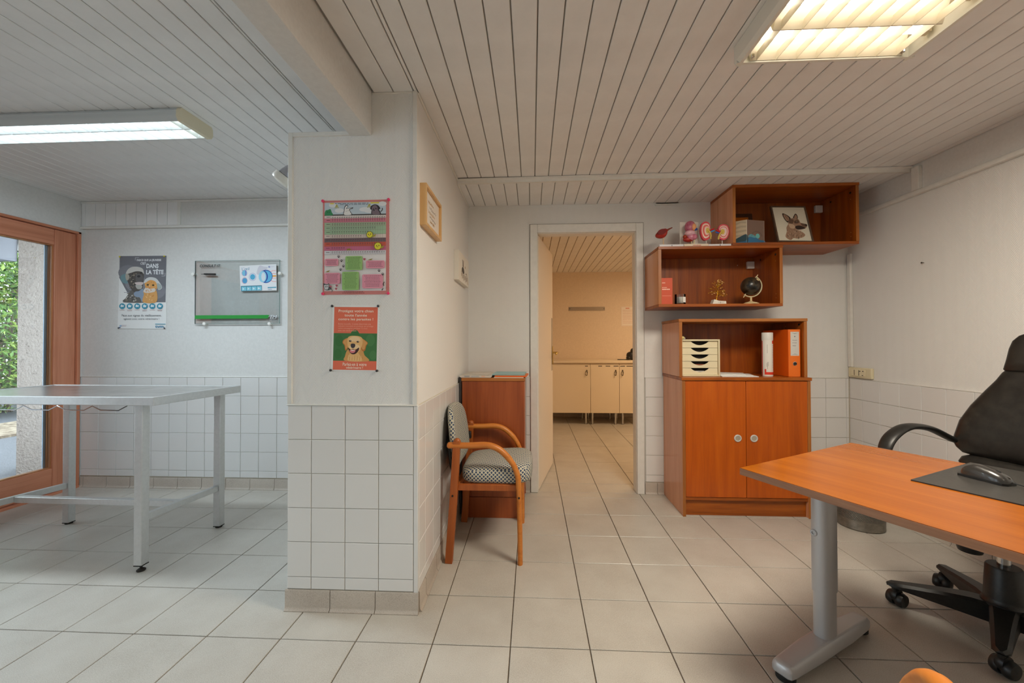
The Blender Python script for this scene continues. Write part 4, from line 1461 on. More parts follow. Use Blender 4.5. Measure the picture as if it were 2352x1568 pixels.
a.line([(690, 246), (772, 246)], 34, (226, 160, 70))
a.ell(556, 248, 142, 140, (48, 84, 160))
a.ell(566, 248, 120, 120, (92, 176, 216))
a.ell(500, 248, 96, 126, (40, 64, 150))
a.ell(484, 250, 84, 120, (150, 206, 226))
a.ell(500, 254, 42, 92, (214, 220, 226))
a.rect(16, 430, 466, 540, (64, 128, 150))
for k in range(4):
    a.rect(34 + k * 108, 450, 130 + k * 108, 532, (128, 196, 214))
    a.poly([(56 + k * 108, 470), (56 + k * 108, 516), (90 + k * 108 + k * 6, 494)], (222, 232, 234))
a.rect(586, 474, 770, 494, (64, 150, 176))
a.text('tvm', 592, 506, 80, 28, (96, 130, 160))
a.ell(630, 50, 20, 20, (140, 150, 190))
a.scrib(660, 740, 44, 8, (190, 186, 200), 5)
a.build('print', t)

# ------------------------------------------------------------------ frames on the side wall
XW = PX1
t = thing('wall_picture', 'pale wooden frame with small script lines, nearest on the side wall', 'picture', (XW, .39, 1.80))
z0, z1, y0, y1 = 1.706, 1.897, .226, .536
MB().box(XW, XW + .031, y0, y0 + .014, z0, z1, PINE).build('frame_side', t, bevel=.001)
MB().box(XW, XW + .031, y1 - .014, y1, z0, z1, PINE).build('frame_side', t, bevel=.001)
MB().box(XW, XW + .031, y0 + .014, y1 - .014, z1 - .014, z1, PINE).build('frame_side', t, bevel=.001)
MB().box(XW, XW + .031, y0 + .014, y1 - .014, z0, z0 + .014, PINE).build('frame_side', t, bevel=.001)
MB().box(XW, XW + .018, y0 + .014, y1 - .014, z0 + .014, z1 - .014, C(222, 214, 204)).build('sheet', t, smooth=0)
a = Art((XW + .0182, y0 + .014, z1 - .014), (0, 1, 0), (0, 0, -1), y1 - y0 - .028, z1 - z0 - .028, 100, 100)
rn = random.Random(5)
for k, (xa, xb, yy) in enumerate(((22, 60, 26), (30, 78, 40), (24, 70, 54), (32, 74, 66), (36, 66, 78))):
    p = [(xa + (xb - xa) * i / 14, yy + (4 if i % 2 else -4) * rn.uniform(.3, 1.2)) for i in range(15)]
    a.line(p, 1.6, (150, 140, 128) if k % 2 else (190, 150, 100))
a.build('lettering', t)
t = thing('wall_canvas', 'white canvas with brown lettering by the corner of the side wall', 'picture', (XW, 1.24, 1.68))
MB().box(XW, XW + .031, 1.030, 1.446, 1.584, 1.779, C(228, 222, 210)).build('canvas', t, bevel=.002)
a = Art((XW + .0312, 1.030, 1.779), (0, 1, 0), (0, 0, -1), .416, .195, 100, 100)
BRN, BRN2 = (110, 78, 46), (60, 48, 36)
a.line([(34, 20), (40, 44), (36, 60)], 4, BRN2)
a.line([(46, 18), (42, 44)], 4, BRN)
a.blob([(28, 56), (34, 46), (46, 46), (52, 58), (46, 66), (32, 64)], BRN2)
for k in range(9):
    x = 24 + k * 7
    a.line([(x, 62 + (k * 5) % 9), (x + 1.5, 80 + (k * 7) % 11)], 3, (BRN, (172, 126, 70), BRN2, (126, 92, 54))[k % 4])
a.line([(66, 60), (74, 56), (80, 66)], 3, BRN)
a.line([(86, 66), (90, 92)], 2.4, (140, 104, 60))
a.ell(60, 38, 3, 5, (170, 130, 80))
a.build('lettering', t)

# ------------------------------------------------------------------ visitor armchairs
ct = thing('armchair', 'wooden armchair with blue and cream lattice seat against the white tiles', 'chair', (.13, .82, 0), 0, 'lattice fabric armchairs')
for k, y in enumerate((.568, 1.066)):
    prof = catmull([(-.052, y + .017, .6235), (.06, y + .017, .6235), (.155, y + .017, .626), (.222, y + .017, .600), (.278, y + .017, .543), (.306, y + .017, .490),
                    (.317, y + .017, .440), (.321, y + .017, .333), (.325, y + .017, .17), (.326, y + .017, 0)], 5, False)
    hn = [.017 if p[2] > .55 else .015 if p[2] > .4 else .0135 for p in prof]
    m = MB().tube(prof, hn, BEECH, 4, True, (0, 1, 0), None, square=True) if False else MB()
    # in-plane half thickness along the normal, .019 across
    m.tube(prof, [.019] * len(prof), BEECH, 12, True, (0, 1, 0), hn)
    m.ball((-.052, y + .017, .6235), (.014, .019, .017), BEECH, 12, 8)
    o = m.build('arm_and_front_leg', ct, smooth=60)
    MB().lathe([(.0055, 0), (.0055, -.002)], DARK, (.321, y - .0015, .355), 10, 'Y').build('screw', o)
    m = MB().bar([(-.054, y + .017, 0), (-.016, y + .017, .56), (-.013, y + .017, .640)], .0195, .0165, BEECH_DK, up=(0, 1, 0)) if False else MB()
    m.tube([(-.055, y + .017, 0), (-.030, y + .017, .33), (-.014, y + .017, .60), (-.011, y + .017, .645)], .0165, BEECH_DK, 4, True, (0, 1, 0), .0195, square=True)
    m.ball((-.0105, y + .017, .645), (.0195, .0165, .018), BEECH_DK, 14, 8)
    o = m.build('rear_leg', ct, bevel=.002)
    MB().lathe([(.0055, 0), (.0055, -.002)], DARK, (-.032, y - .0005, .36), 10, 'Y').build('screw', o)
    MB().box(-.025, .312, y + .028, y + .048, .378, .412, BEECH_DK).build('seat_rail', ct, bevel=.003)
MB().box(.285, .308, .616, 1.038, .372, .408, BEECH_DK).build('seat_rail', ct, bevel=.003)
MB().box(-.028, -.005, .616, 1.038, .372, .408, BEECH_DK).build('seat_rail', ct, bevel=.003)


def seatf(x, y, z):
    f = 1 - .16 * max(0, -x / .19) * abs(y / .22) ** 2
    return (x + (.018 * (1 - (y / .23) ** 2) if x > 0 else 0), y * (.97 if x < 0 else 1.0), z * (1 + .12 * (1 - (y / .23) ** 2)) + (.012 * x / .19 if z > 0 else 0))


MB().ball((.186, .827, .452), (.190, .228, .050), FAB, 36, 18, .42, seatf).build('seat', ct, smooth=80)


def backf(x, y, z):
    k = (z + .17) / .34
    yy = y * (1 - .30 * max(0, k - .45) ** 1.6 * 1.6)
    return (x + .55 * y * y - .13 * z, yy, z)


MB().ball((-.062, .826, .640), (.023, .222, .172), FAB, 32, 20, .55, backf).build('backrest', ct, smooth=80)
MB().ball((-.078, .826, .545), (.014, .185, .095), BLACKP, 24, 12, .5, backf).build('back_shell', ct, smooth=80)
for y in (.612, 1.042):
    MB().box(-.045, -.003, y - .014, y + .014, .555, .60, BLACKP).build('back_bracket', ct, bevel=.004)
c2 = copy_tree(ct)
c2.rotation_euler = (0, 0, math.radians(68))
_R = Matrix.Rotation(math.radians(68), 3, 'Z')
_a = _R @ Vector((.190 - .13, 1.083 - .82, 0))
c2.location = (1.049 - _a.x, -.880 - _a.y, 0)
c2['label'] = 'wooden armchair in front of the desk, only one bent arm in view'

# ------------------------------------------------------------------ low side cupboard with papers
t = thing('side_cupboard', 'narrow reddish wooden cupboard behind the lattice armchair by the doorway', 'cupboard', (.13, 1.37, 0))
MB().box(-.079, .340, 1.137, 1.157, .142, .915, WOOD_CON).build('side_panel', t, bevel=.0015)
MB().box(-.079, .340, 1.142, 1.160, .0, .138, WOOD_CON).build('plinth', t, bevel=.0015)
MB().box(-.079, .340, 1.592, 1.610, .0, .915, WOOD_CON).build('side_panel', t, bevel=.0015)
MB().box(-.083, .344, 1.132, 1.612, .915, .935, WOOD_EDGE).build('top_panel', t, bevel=.0015)
MB().box(.322, .340, 1.158, 1.591, .142, .914, WOOD_CON).build('door', t, bevel=.0015)
MB().box(-.079, -.065, 1.158, 1.591, .0, .914, WOOD_CON).build('back_panel', t)
o = MB().box(-.1025, -.085, 1.16, 1.42, .012, .938, flat('slate_folder', (86, 84, 86), .6)).build('folder', None, bevel=.006)
tag(o, 'dark grey folder wedged upright between side cupboard and tiled wall', 'folder')


def sheet_stack(name, label, cat, pts, z, h, mat, edge=None, group=None):
    o = MB().prism(pts, 'Z', z, z + h, edge or mat, mat).build(name, None, smooth=0)
    return tag(o, label, cat, group)


mb = MB()
sec = [(0, .9365), (.012, .9362), (.20, .9362), (.208, .944), (.205, .951), (.012, .953), (-.004, .952), (-.012, .945)]
mb.prism([(p - .088, q) for p, q in sec], 'Y', 1.148, 1.46, C(206, 200, 192))
mb.prism([(-.086, .953), (.10, .953), (.095, .957), (-.082, .957)], 'Y', 1.17, 1.44, C(196, 188, 178))
o = mb.build('newspaper', None)
tag(o, 'folded grey newspaper at the left end of the side cupboard top', 'newspaper')
a = Art((-.09, 1.1478, .952), (1, 0, 0), (0, 0, -1), .20, .014, 100, 14)
a.rect(12, 2, 30, 11, (160, 164, 170))
a.rect(36, 3, 62, 11, (176, 180, 184))
a.rect(70, 2, 82, 12, (214, 180, 160))
a.build('print', o)
sheet_stack('magazine', 'white leaflet lying under the orange magazine on the side cupboard', 'magazine', [(.135, 1.150), (.335, 1.142), (.34, 1.40), (.14, 1.41)], .9358, .005, C(226, 214, 196))
o = sheet_stack('magazine', 'orange-spined magazine lying on the side cupboard top', 'magazine', [(.140, 1.156), (.352, 1.142), (.366, 1.38), (.152, 1.40)], .9411, .008, C(214, 120, 60), C(222, 92, 20))
sheet_stack('magazine', 'teal-covered magazine on top of the orange one, side cupboard', 'magazine', [(.118, 1.19), (.340, 1.18), (.35, 1.45), (.126, 1.46)], .9494, .007, C(150, 186, 190), C(140, 176, 178))

# ------------------------------------------------------------------ main cabinet
t = thing('cabinet', 'tall orange-brown wooden cabinet with two doors and an open top shelf', 'cabinet', (1.823, 1.43, 0))
cx0, cx1, cyf, cyb = 1.405, 2.243, 1.222, YB - .011
MB().box(cx0, cx0 + .019, cyf, cyb, 0, .913, WOOD_SIDE_SHEEN).build('side_panel', t, bevel=.0015)
MB().box(cx1 - .019, cx1, cyf, cyb, 0, .913, WOOD_SIDE_SHEEN).build('side_panel', t, bevel=.0015)
MB().box(cx0 - .0005, cx0 + .0195, cyf - .0015, cyf, 0, .913, WOOD_EDGE_Z).build('edge_strip', t)
MB().box(cx1 - .0195, cx1 + .0005, cyf - .0015, cyf, 0, .913, WOOD_EDGE_Z).build('edge_strip', t)
MB().box(cx0 - .006, cx1 + .006, cyf - .008, cyb, .914, .935, WOOD_X).build('middle_shelf', t, bevel=.002)
MB().box(cx0 + .019, cx1 - .019, cyf + .004, cyb, .108, .128, WOOD_X).build('bottom_shelf', t, bevel=.002)
MB().box(cx0 + .020, cx1 - .020, cyf + .026, cyf + .044, 0, .106, WOOD_X).build('plinth', t, bevel=.002)
MB().box(cx0 + .019, cx1 - .019, cyb - .010, cyb, .13, .913, WOOD_SIDE_SHEEN).build('back_panel', t)
xm = (cx0 + cx1) / 2
for a0, a1, kx in ((cx0 + .021, xm - .0015, 1.768), (xm + .0015, cx1 - .021, 1.874)):
    d = MB().box(a0, a1, cyf, cyf + .018, .131, .911, WOOD_DOOR).build('door', t, bevel=.0015)
    k = MB().lathe([(.0245, 0), (.0245, -.004), (.021, -.007), (.0165, -.006), (.0155, -.001)], KNOBGREY, (kx, cyf, .528), 28, 'Y').build('knob', d)
    MB().lathe([(.0155, -.0005), (.0155, -.0035), (.0095, -.0042), (.006, -.0036)], flat('knob_dish', (168, 158, 142), .4), (kx, cyf, .528), 24, 'Y').build('knob_dish', d)
ux0, ux1, uyf = 1.398, 2.243, 1.252
MB().box(ux0, ux0 + .019, uyf, cyb, .936, 1.311, WOOD_SIDE_SHEEN).build('side_panel', t, bevel=.0015)
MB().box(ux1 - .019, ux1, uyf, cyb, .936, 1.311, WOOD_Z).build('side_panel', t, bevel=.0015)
MB().box(ux0 - .0005, ux0 + .0195, uyf - .0015, uyf, .936, 1.311, WOOD_EDGE_Z).build('edge_strip', t)
MB().box(ux1 - .0195, ux1 + .0005, uyf - .0015, uyf, .936, 1.311, WOOD_EDGE_Z).build('edge_strip', t)
MB().box(ux0 - .003, ux1 + .004, uyf - .004, cyb, 1.312, 1.332, WOOD_EDGE).build('top_panel', t, bevel=.002)
MB().box(ux0 + .020, ux1 - .020, cyb - .010, cyb, .936, 1.311, WOOD_Z).build('back_panel', t)
for yy, zz in ((1.30, 1.285), (1.30, 1.20), (1.30, 1.16), (1.30, 1.00), (1.30, .98), (1.45, 1.285)):
    MB().lathe([(.0028, -.0008), (.0028, 0)], flat('peg_hole', (206, 160, 110), .5), (ux1 - .0188, yy, zz), 8, 'X').build('peg', t)
MB().lathe([(.008, -.003), (.008, 0)], DARK, (ux1 - .0185, 1.30, 1.292), 12, 'X').build('cam_cap', t)
MB().lathe([(.007, -.003), (.007, 0)], DARK, (ux1 - .0185, 1.30, .972), 12, 'X').build('cam_cap', t)


# wall shelves
def wall_box(label, x0, z0, yf=1.283, w=.836, h=.419):
    t = thing('wall_shelf', label, 'shelf', (x0 + w / 2, 1.45, z0), 0, 'wooden wall boxes')
    x1, z1, yb = x0 + w, z0 + h, YB - .001
    MB().box(x0, x0 + .019, yf, yb, z0 + .0195, z1 - .0195, WOOD_SIDE_SHEEN).build('side_panel', t, bevel=.0012)
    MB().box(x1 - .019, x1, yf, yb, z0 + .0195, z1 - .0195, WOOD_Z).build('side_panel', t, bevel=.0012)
    MB().box(x0 - .0005, x0 + .0195, yf - .0015, yf, z0 + .0195, z1 - .0195, WOOD_EDGE_Z).build('edge_strip', t)
    MB().box(x1 - .0195, x1 + .0005, yf - .0015, yf, z0 + .0195, z1 - .0195, WOOD_EDGE_Z).build('edge_strip', t)
    MB().box(x0 - .001, x1 + .004, yf - .003, yb, z1 - .019, z1, WOOD_X).build('top_panel', t, bevel=.0012)
    MB().box(x0, x1, yf - .001, yb, z0, z0 + .019, WOOD_X).build('bottom_panel', t, bevel=.0012)
    MB().box(x0 + .020, x1 - .020, yb - .010, yb, z0 + .020, z1 - .020, WOOD_Z).build('back_panel', t)
    MB().box(x1 - .072, x1 - .019, yb - .034, yb - .012, z1 - .105, z1 - .05, flat('bracket_white', (226, 222, 216), .4)).build('bracket', t, bevel=.003)
    MB().lathe([(.0075, -.003), (.0075, 0)], DARK, (x1 - .0188, yf + .045, z1 - .055), 12, 'X').build('cam_cap', t)
    MB().lathe([(.0065, -.003), (.0065, 0)], DARK, (x1 - .0188, yf + .23, z1 - .055), 12, 'X').build('cam_cap', t)
    for zz in (z1 - .10, z0 + .09, z0 + .062):
        MB().lathe([(.0024, -.0008), (.0024, 0)], flat('peg_hole2', (206, 160, 110), .5), (x1 - .0188, yf + .045, zz), 8, 'X').build('peg', t)
    MB().lathe([(.0026, -.001), (.0026, 0)], WHITE_M, (x1 - .135, yb - .0098, z1 - .075), 8, 'Y').build('screw', t)
    return t


wall_box('lower open wooden wall box, globe and gold wire tree inside', 1.271, 1.418)
wall_box('upper open wooden wall box just under the ceiling, dog portrait inside', 1.777, 1.838)

# ------------------------------------------------------------------ things in the cabinet's open top
z = .9355
t = thing('drawer_box', 'cream desktop box with five small drawers in the cabinet', 'drawers', (1.557, 1.42, z))
x0, x1, yf, yb, zb, zt = 1.424, 1.684, 1.292, 1.585, z, 1.192
m = MB()
m.box(x1 - .011, x1, yf - .012, yb, zb, zt, CREAM).box(x0, x0 + .008, yf - .012, yb, zb, zt, CREAM).box(x0 + .008, x1 - .011, yf - .012, yb, zt - .012, zt, CREAM)
m.box(x0 + .008, x1 - .011, yf - .012, yb, zb, zb + .012, CREAM).box(x0 + .008, x1 - .011, yb - .006, yb, zb + .012, zt - .012, CREAM)
m.build('housing', t, bevel=.004)
hd_ = (zt - zb - .024) / 5
for k in range(5):
    a0, a1 = x0 + .009, x1 - .013
    q0, q1 = zb + .012 + k * hd_ + .001, zb + .012 + (k + 1) * hd_ - .001
    xc = (a0 + a1) / 2
    arc = [(xc - .062 + .124 * i / 12, q1 - .0275 * math.sin(PI * i / 12) ** .8) for i in range(13)]
    # notched front, wound in two halves
    L = [(a0, q0), (xc, q0)] + [p for p in arc[:7]][::-1] + [(a0, q1)]
    Rr = [(xc, q0), (a1, q0), (a1, q1)] + [p for p in arc[6:]][::-1]
    f = MB().prism(L, 'Y', yf, yf + .004, CREAM2).prism(Rr, 'Y', yf, yf + .004, CREAM2)
    d = f.build('drawer', t, smooth=0)
    MB().box(a0 + .004, a1 - .004, yf + .030, yf + .033, q0 + .002, q1 - .001, DARK).box(a0 + .004, a1 - .004, yf + .004, yf + .03, q0 + .001, q0 + .003, DARK).build('drawer_inside', d, smooth=0)
    if k in (0, 1):
        MB().prism([(xc - .045, q1 - .026), (xc + .045, q1 - .026), (xc + .03, q1 - .019), (xc - .03, q1 - .019)], 'Y', yf + .012, yf + .014, C(214, 206, 196) if k == 0 else C(150, 84, 60)).build('papers_inside', d)
o = MB().ball((1.438, 1.31, 1.2035), (.016, .02, .0115), C(206, 190, 130), 10, 6, .8).ball((1.451, 1.316, 1.199), (.012, .015, .0068), C(190, 186, 196), 8, 5, .8).build('crumpled_wrapper', None)
tag(o, 'small crumpled wrapper on top of the cream drawer box', 'wrapper')
for k, (pts, zz) in enumerate(((([(1.69, 1.262), (1.93, 1.258), (1.96, 1.46), (1.70, 1.50)]), z + .0003), (([(1.694, 1.30), (1.90, 1.268), (1.965, 1.44), (1.72, 1.54)]), z + .0048), (([(1.70, 1.36), (1.86, 1.29), (1.93, 1.47), (1.74, 1.57)]), z + .0092))):
    o = MB().prism(pts, 'Z', zz, zz + .0038, WHITEP).build('paper_sheaf', None, smooth=0)
    tag(o, ('bottom sheaf of white papers on the cabinet shelf beside the drawer box', 'middle sheaf of white papers on the cabinet shelf, slightly turned', 'top sheaf of white papers on the cabinet shelf, most turned')[k], 'papers', 'paper sheaves on the cabinet shelf')
t = thing('canister', 'white canister with red bands leaning on the orange binder', 'canister', (2.03, 1.335, z))
m = MB()
m.lathe([(.033, z), (.034, z + .004), (.034, z + .252)], C(226, 222, 214, .3), (2.03, 1.335, 0), 28)
m.build('body', t)
MB().lathe([(.0352, z + .252), (.0352, z + .300), (.033, z + .303)], C(216, 214, 208, .35), (2.03, 1.335, 0), 28).build('cap', t)
m = MB()
for q0, q1, a0, a1 in ((.012, .030, -2.6, -.6), (.225, .246, -1.15, .4), (.004, .246, -3.3, -3.02), (.03, .05, -2.6, -2.3)):
    n = 10
    vs = []
    for i in range(n + 1):
        an = a0 + (a1 - a0) * i / n
        for q in (q0, q1):
            vs.append((2.03 + .0344 * math.cos(an), 1.335 + .0344 * math.sin(an), z + q))
    m.add(vs, [(2 * i, 2 * i + 2, 2 * i + 3, 2 * i + 1) for i in range(n)], C(214, 58, 40))
for i in range(14):
    an0 = -1.15
    q = .06 + i * .0115
    vs = [(2.03 + .0344 * math.cos(an), 1.335 + .0344 * math.sin(an), z + q + dz) for an in (-1.1, -.95, -.8, -.62) for dz in (0, .003)]
    m.add(vs, [(0, 2, 3, 1), (2, 4, 5, 3), (4, 6, 7, 5)], C(190, 150, 144))
for (q0, q1, an) in ((.052, .10, -2.05), (.07, .10, -1.92), (.066, .092, -2.2), (.16, .22, -2.1)):
    vs = [(2.03 + .0345 * math.cos(an + da), 1.335 + .0345 * math.sin(an + da), z + q) for q in (q0, q1) for da in (-.02, .02)]
    m.add(vs, [(0, 1, 3, 2)], C(90, 84, 80))
m.build('print', t, smooth=0)
t = thing('ring_binder', 'orange lever arch binder standing at the right end of the cabinet shelf', 'binder', (2.176, 1.44, z))
OB, OB2 = C(232, 116, 40, .4), C(222, 92, 16, .4)
MB().box(2.136, 2.139, 1.278, 1.58, z + .001, 1.258, OB2).box(2.213, 2.216, 1.278, 1.58, z + .001, 1.258, OB2).build('cover', t, bevel=.001)
m = MB()
m.box(2.139, 2.213, 1.278, 1.281, z + .001, 1.258, OB)
m.build('spine', t)
MB().box(2.142, 2.21, 1.30, 1.57, z + .006, 1.245, WHITEP).build('paper_block', t)
MB().lathe([(.0125, 0), (.0135, -.0015), (.0105, -.0022), (.0102, 0)], CHROME, (2.179, 1.2775, 1.025), 20, 'Y').build('ring', t)
MB().lathe([(.0102, -.0004), (.0102, -.0008)], DARK, (2.179, 1.2775, 1.025), 18, 'Y').build('finger_hole', t)
a = Art((2.152, 1.2778, 1.242), (1, 0, 0), (0, 0, -1), .056, .163, 220, 640)
a.rect(0, 0, 220, 640, (206, 204, 198))
a.poly([(14, 20), (110, 60), (206, 20), (110, 40)][::-1], (150, 152, 156))
a.poly([(14, 620), (110, 586), (206, 620), (110, 604)], (150, 152, 156))
a.ell(110, 126, 16, 16, (120, 122, 128))
rn = random.Random(8)
for k, (xa, xb, yy) in enumerate(((46, 170, 230), (48, 160, 300), (50, 140, 376))):
    p = [(xa + (xb - xa) * i / 11, yy + (-16 if i % 2 else 12) * rn.uniform(.3, 1)) for i in range(12)]
    a.line(p, 5, (96, 96, 104))
for k in range(5):
    a.line([(30, 440 + k * 26), (190, 440 + k * 26)], 2, (176, 176, 174))
a.build('spine_label', t)

# ------------------------------------------------------------------ things in the lower wall box
z = 1.418 + .0193
o = MB().box(1.292, 1.383, 1.335, 1.365, z, 1.620, C(200, 84, 56, .45)).build('red_box', None, bevel=.001)
tag(o, 'upright red box with faint white print in the lower wall box', 'box')
a = Art((1.292, 1.3348, 1.616), (1, 0, 0), (0, 0, -1), .091, .183, 100, 200)
a.scrib(22, 46, 30, 6, (236, 190, 170), 1)
a.scrib(22, 58, 66, 5, (236, 190, 170), 2)
a.scrib(22, 80, 78, 8, (240, 200, 180), 3)
a.line([(22, 132), (90, 132)], 2, (232, 160, 140))
a.build('print', o)
t = thing('candle', 'white candle in a clear glass jar in the lower wall box', 'candle', (1.445, 1.36, z))
MB().lathe([(.034, z + .001), (.036, z + .004), (.036, z + .070), (.0345, z + .070), (.0345, z + .006)], GLASS_C, (1.445, 1.36, 0), 24).build('jar', t)
MB().lathe([(.0335, z + .0065), (.0335, z + .050)], C(224, 218, 206), (1.445, 1.36, 0), 22).build('wax', t)
MB().tube([(1.445, 1.36, z + .05), (1.446, 1.36, z + .06)], .0012, DARK, 6).build('wick', t)
vs = [(1.445 + .0364 * math.cos(an), 1.36 + .0364 * math.sin(an), z + q) for an in (-1.35, -1.1, -.85, -.6, -.35, -.1) for q in (.012, .05)]
MB().add(vs, [(2 * i, 2 * i + 2, 2 * i + 3, 2 * i + 1) for i in range(5)], C(236, 232, 226)).build('paper_label', t)
t = thing('wire_tree', 'little gold wire tree with chip leaves on a white stone', 'ornament', (1.708, 1.36, z))
MB().prism([(1.662, z), (1.755, z), (1.753, z + .019), (1.705, z + .022), (1.674, z + .032)], 'Y', 1.338, 1.385, C(222, 216, 204)).build('stone_base', t, bevel=.003)
GOLD = flat('gold_wire', (206, 150, 30), .35, .6)
CHIP = [flat('chip_pale', (226, 186, 122), .25), flat('chip_gold', (190, 130, 40), .3), flat('chip_dark', (132, 84, 26), .3)]
tr = MB().tube([(1.696, 1.36, z + .022), (1.701, 1.36, z + .050), (1.706, 1.36, z + .085), (1.704, 1.36, z + .115)], [.0042, .0036, .003, .002], GOLD, 7)
rn = random.Random(21)
lv = MB()
for k in range(46):
    an = rn.uniform(0, 2 * PI)
    hh = rn.uniform(.048, .178)
    r = .062 * math.sqrt(max(.05, 1 - ((hh - .09) / .095) ** 2)) * rn.uniform(.45, 1)
    p1 = (1.707 + r * math.cos(an), 1.36 + r * math.sin(an) * .8, z + hh)
    p0 = (1.704, 1.36, z + min(.115, .05 + hh * .45))
    tr.tube([p0, p1], .0008, GOLD, 4)
    for q in range(2):
        c = tuple(p1[i] - (p1[i] - p0[i]) * .22 * q + rn.uniform(-.003, .003) for i in range(3))
        lv.ball(c, (rn.uniform(.003, .0055), rn.uniform(.0025, .004), rn.uniform(.0025, .0042)), CHIP[rn.randrange(3)], 6, 4)
tr.build('trunk', t)
lv.build('chip_leaves', t, smooth=0)['kind'] = 'stuff'
a = Art((1.690, 1.3378, z + .018), (1, 0, 0), (0, 0, -1), .05, .016, 50, 16)
for k in range(6):
    an = k * PI / 3
    a.ell(25 + 4 * math.cos(an), 8 + 4 * math.sin(an), 1.6, 1.6, (40, 40, 52), 0, 8)
a.scrib(6, 16, 8, 2, (110, 110, 110), 1)
a.scrib(34, 46, 8, 2, (110, 110, 110), 2)
a.build('print', t)
t = thing('globe', 'small black globe on a pale wooden stand in the lower wall box', 'globe', (1.938, 1.365, z))
gc = (1.936, 1.365, z + .124)
PALEW = C(214, 192, 148)
MB().lathe([(.050, z), (.050, z + .004), (.034, z + .011), (.016, z + .016), (.006, z + .022), (.006, z + .046)], PALEW, (1.938, 1.365, 0), 26).build('base', t)
gm = NT('black_globe_map')
tc = gm.n('ShaderNodeTexCoord')
nz = gm.noise(tc.outputs['Object'], 26, 6, .6)
gm.l(gm.ramp(nz, [(.47, lin((20, 18, 16))), (.50, lin((64, 52, 36))), (.60, lin((52, 42, 30)))]), gm.b.inputs['Base Color'])
gm.b.inputs['Roughness'].default_value = .3
MB().ball(gc, .063, gm.m, 32, 20).build('sphere', t, smooth=180)
ti = math.radians(32)
axd = Vector((math.sin(ti), 0, math.cos(ti)))
arc = []
for i in range(25):
    an = math.radians(90 - ti * 57.2958 + 4 - 188 * i / 24)
    arc.append((gc[0] + .074 * math.cos(an), gc[1], gc[2] + .074 * math.sin(an)))
MB().tube(arc, .008, C(214, 204, 168), 8, True, (0, 1, 0), .0045).build('meridian', t)
for s in (1, -1):
    p0, p1 = Vector(gc) + axd * s * .062, Vector(gc) + axd * s * .093
    MB().tube([tuple(p0), tuple(p1)], .003, PALEW, 8).build('axis_pin', t)
p0 = Vector(gc) + axd * .0615 + Vector((0, -.004, 0))
MB().lathe([(.010, 0), (.010, .002)], PALEW, (0, 0, 0), 16).build('tmp', None) if False else None
hm = MB()
hm.M = Matrix.Translation(Vector(gc) + Vector((.028, -.041, .040))) @ Vector((.028, -.041, .040)).to_track_quat('Z', 'Y').to_matrix().to_4x4()
hm.lathe([(.011, -.002), (.011, .0015), (.004, .002)], PALEW, (0, 0, 0), 16)
hm.build('hour_disc', t)

for o in bpy.data.objects:
    if o.get('label') in ('upright red box with faint white print in the lower wall box', 'white candle in a clear glass jar in the lower wall box',
                          'little gold wire tree with chip leaves on a white stone', 'small black globe on a pale wooden stand in the lower wall box'):
        xw = o.location.x if o.location.x else 1.34
        o.location.x += -(xw - .391) * .0145
        o.location.y -= .0425

# ------------------------------------------------------------------ anatomical models on the lower box
z = 1.418 + .419 + .0006
zz = z + .023
BASEW, BASEC = C(222, 222, 226, .35), C(224, 212, 192, .4)


def kidney(cx_, cz, w, h, flip, y, t, style):
    """half kidney in relief: nested outlines standing one before the other"""
    base = [(-.10, -1), (-.62, -.80), (-.95, -.25), (-1, .25), (-.75, .80), (-.10, 1.0), (.55, .86), (.80, .40), (.55, .08), (.38, -.12), (.62, -.42), (.60, -.80)]
    def ol(s, dx=0):
        return [((cx_ + flip * (p * s + dx) * w), cz + q * s * h) for p, q in catmull(base, 5)]
    cols = style
    y1 = y
    names = ('capsule', 'cortex', 'inner_band', 'medulla', 'sinus')
    for k, (s, dx, col, th) in enumerate(cols):
        pts = ol(s, dx)
        if flip < 0:
            pts = pts[::-1]
        MB().prism(pts, 'Y', y1 - th, y1 if k == 0 else y1 + .001, col).build(names[k], t, bevel=.0012 if k == 0 else 0)
        y1 -= th


t = thing('bladder_model', 'red bladder model on a white base on the lower wall box', 'model', (1.368, 1.34, z))
MB().box(1.283, 1.4515, 1.300, 1.40, z, z + .019, BASEW).build('base', t, bevel=.003)
MB().tube([(1.326, 1.345, z + .018), (1.326, 1.345, zz + .058)], .0048, C(206, 180, 150), 10).build('stem', t)
RD = noisy('bladder_red', (150, 28, 22), (176, 48, 36), 40, .35)


def blf(x, y, z_):
    return (x + .25 * z_, y, z_ * (1 + .25 * x / .04) + .16 * x)


MB().ball((1.312, 1.345, zz + .082), (.041, .032, .033), RD, 26, 16, .9, blf).build('bladder', t, smooth=90)
m = MB()
pts = [(1.312 - .006 + .030 * math.cos(an), zz + .088 + .020 * math.sin(an) + .006 * math.cos(an)) for an in [2 * PI * i / 18 for i in range(18)]]
m.prism(pts[::-1], 'Y', 1.3115, 1.320, C(112, 14, 10))
m.build('cut_opening', t)
MB().tube([(1.345, 1.345, zz + .100), (1.362, 1.345, zz + .113), (1.388, 1.345, zz + .125)], [.009, .006, .0035], C(128, 58, 44), 10).build('ureter', t)
a = Art((1.36, 1.2998, z + .016), (1, 0, 0), (0, 0, -1), .02, .013, 10, 10)
a.rrect(3, 2, 7, 8, 1, (150, 150, 158))
a.build('print', t)

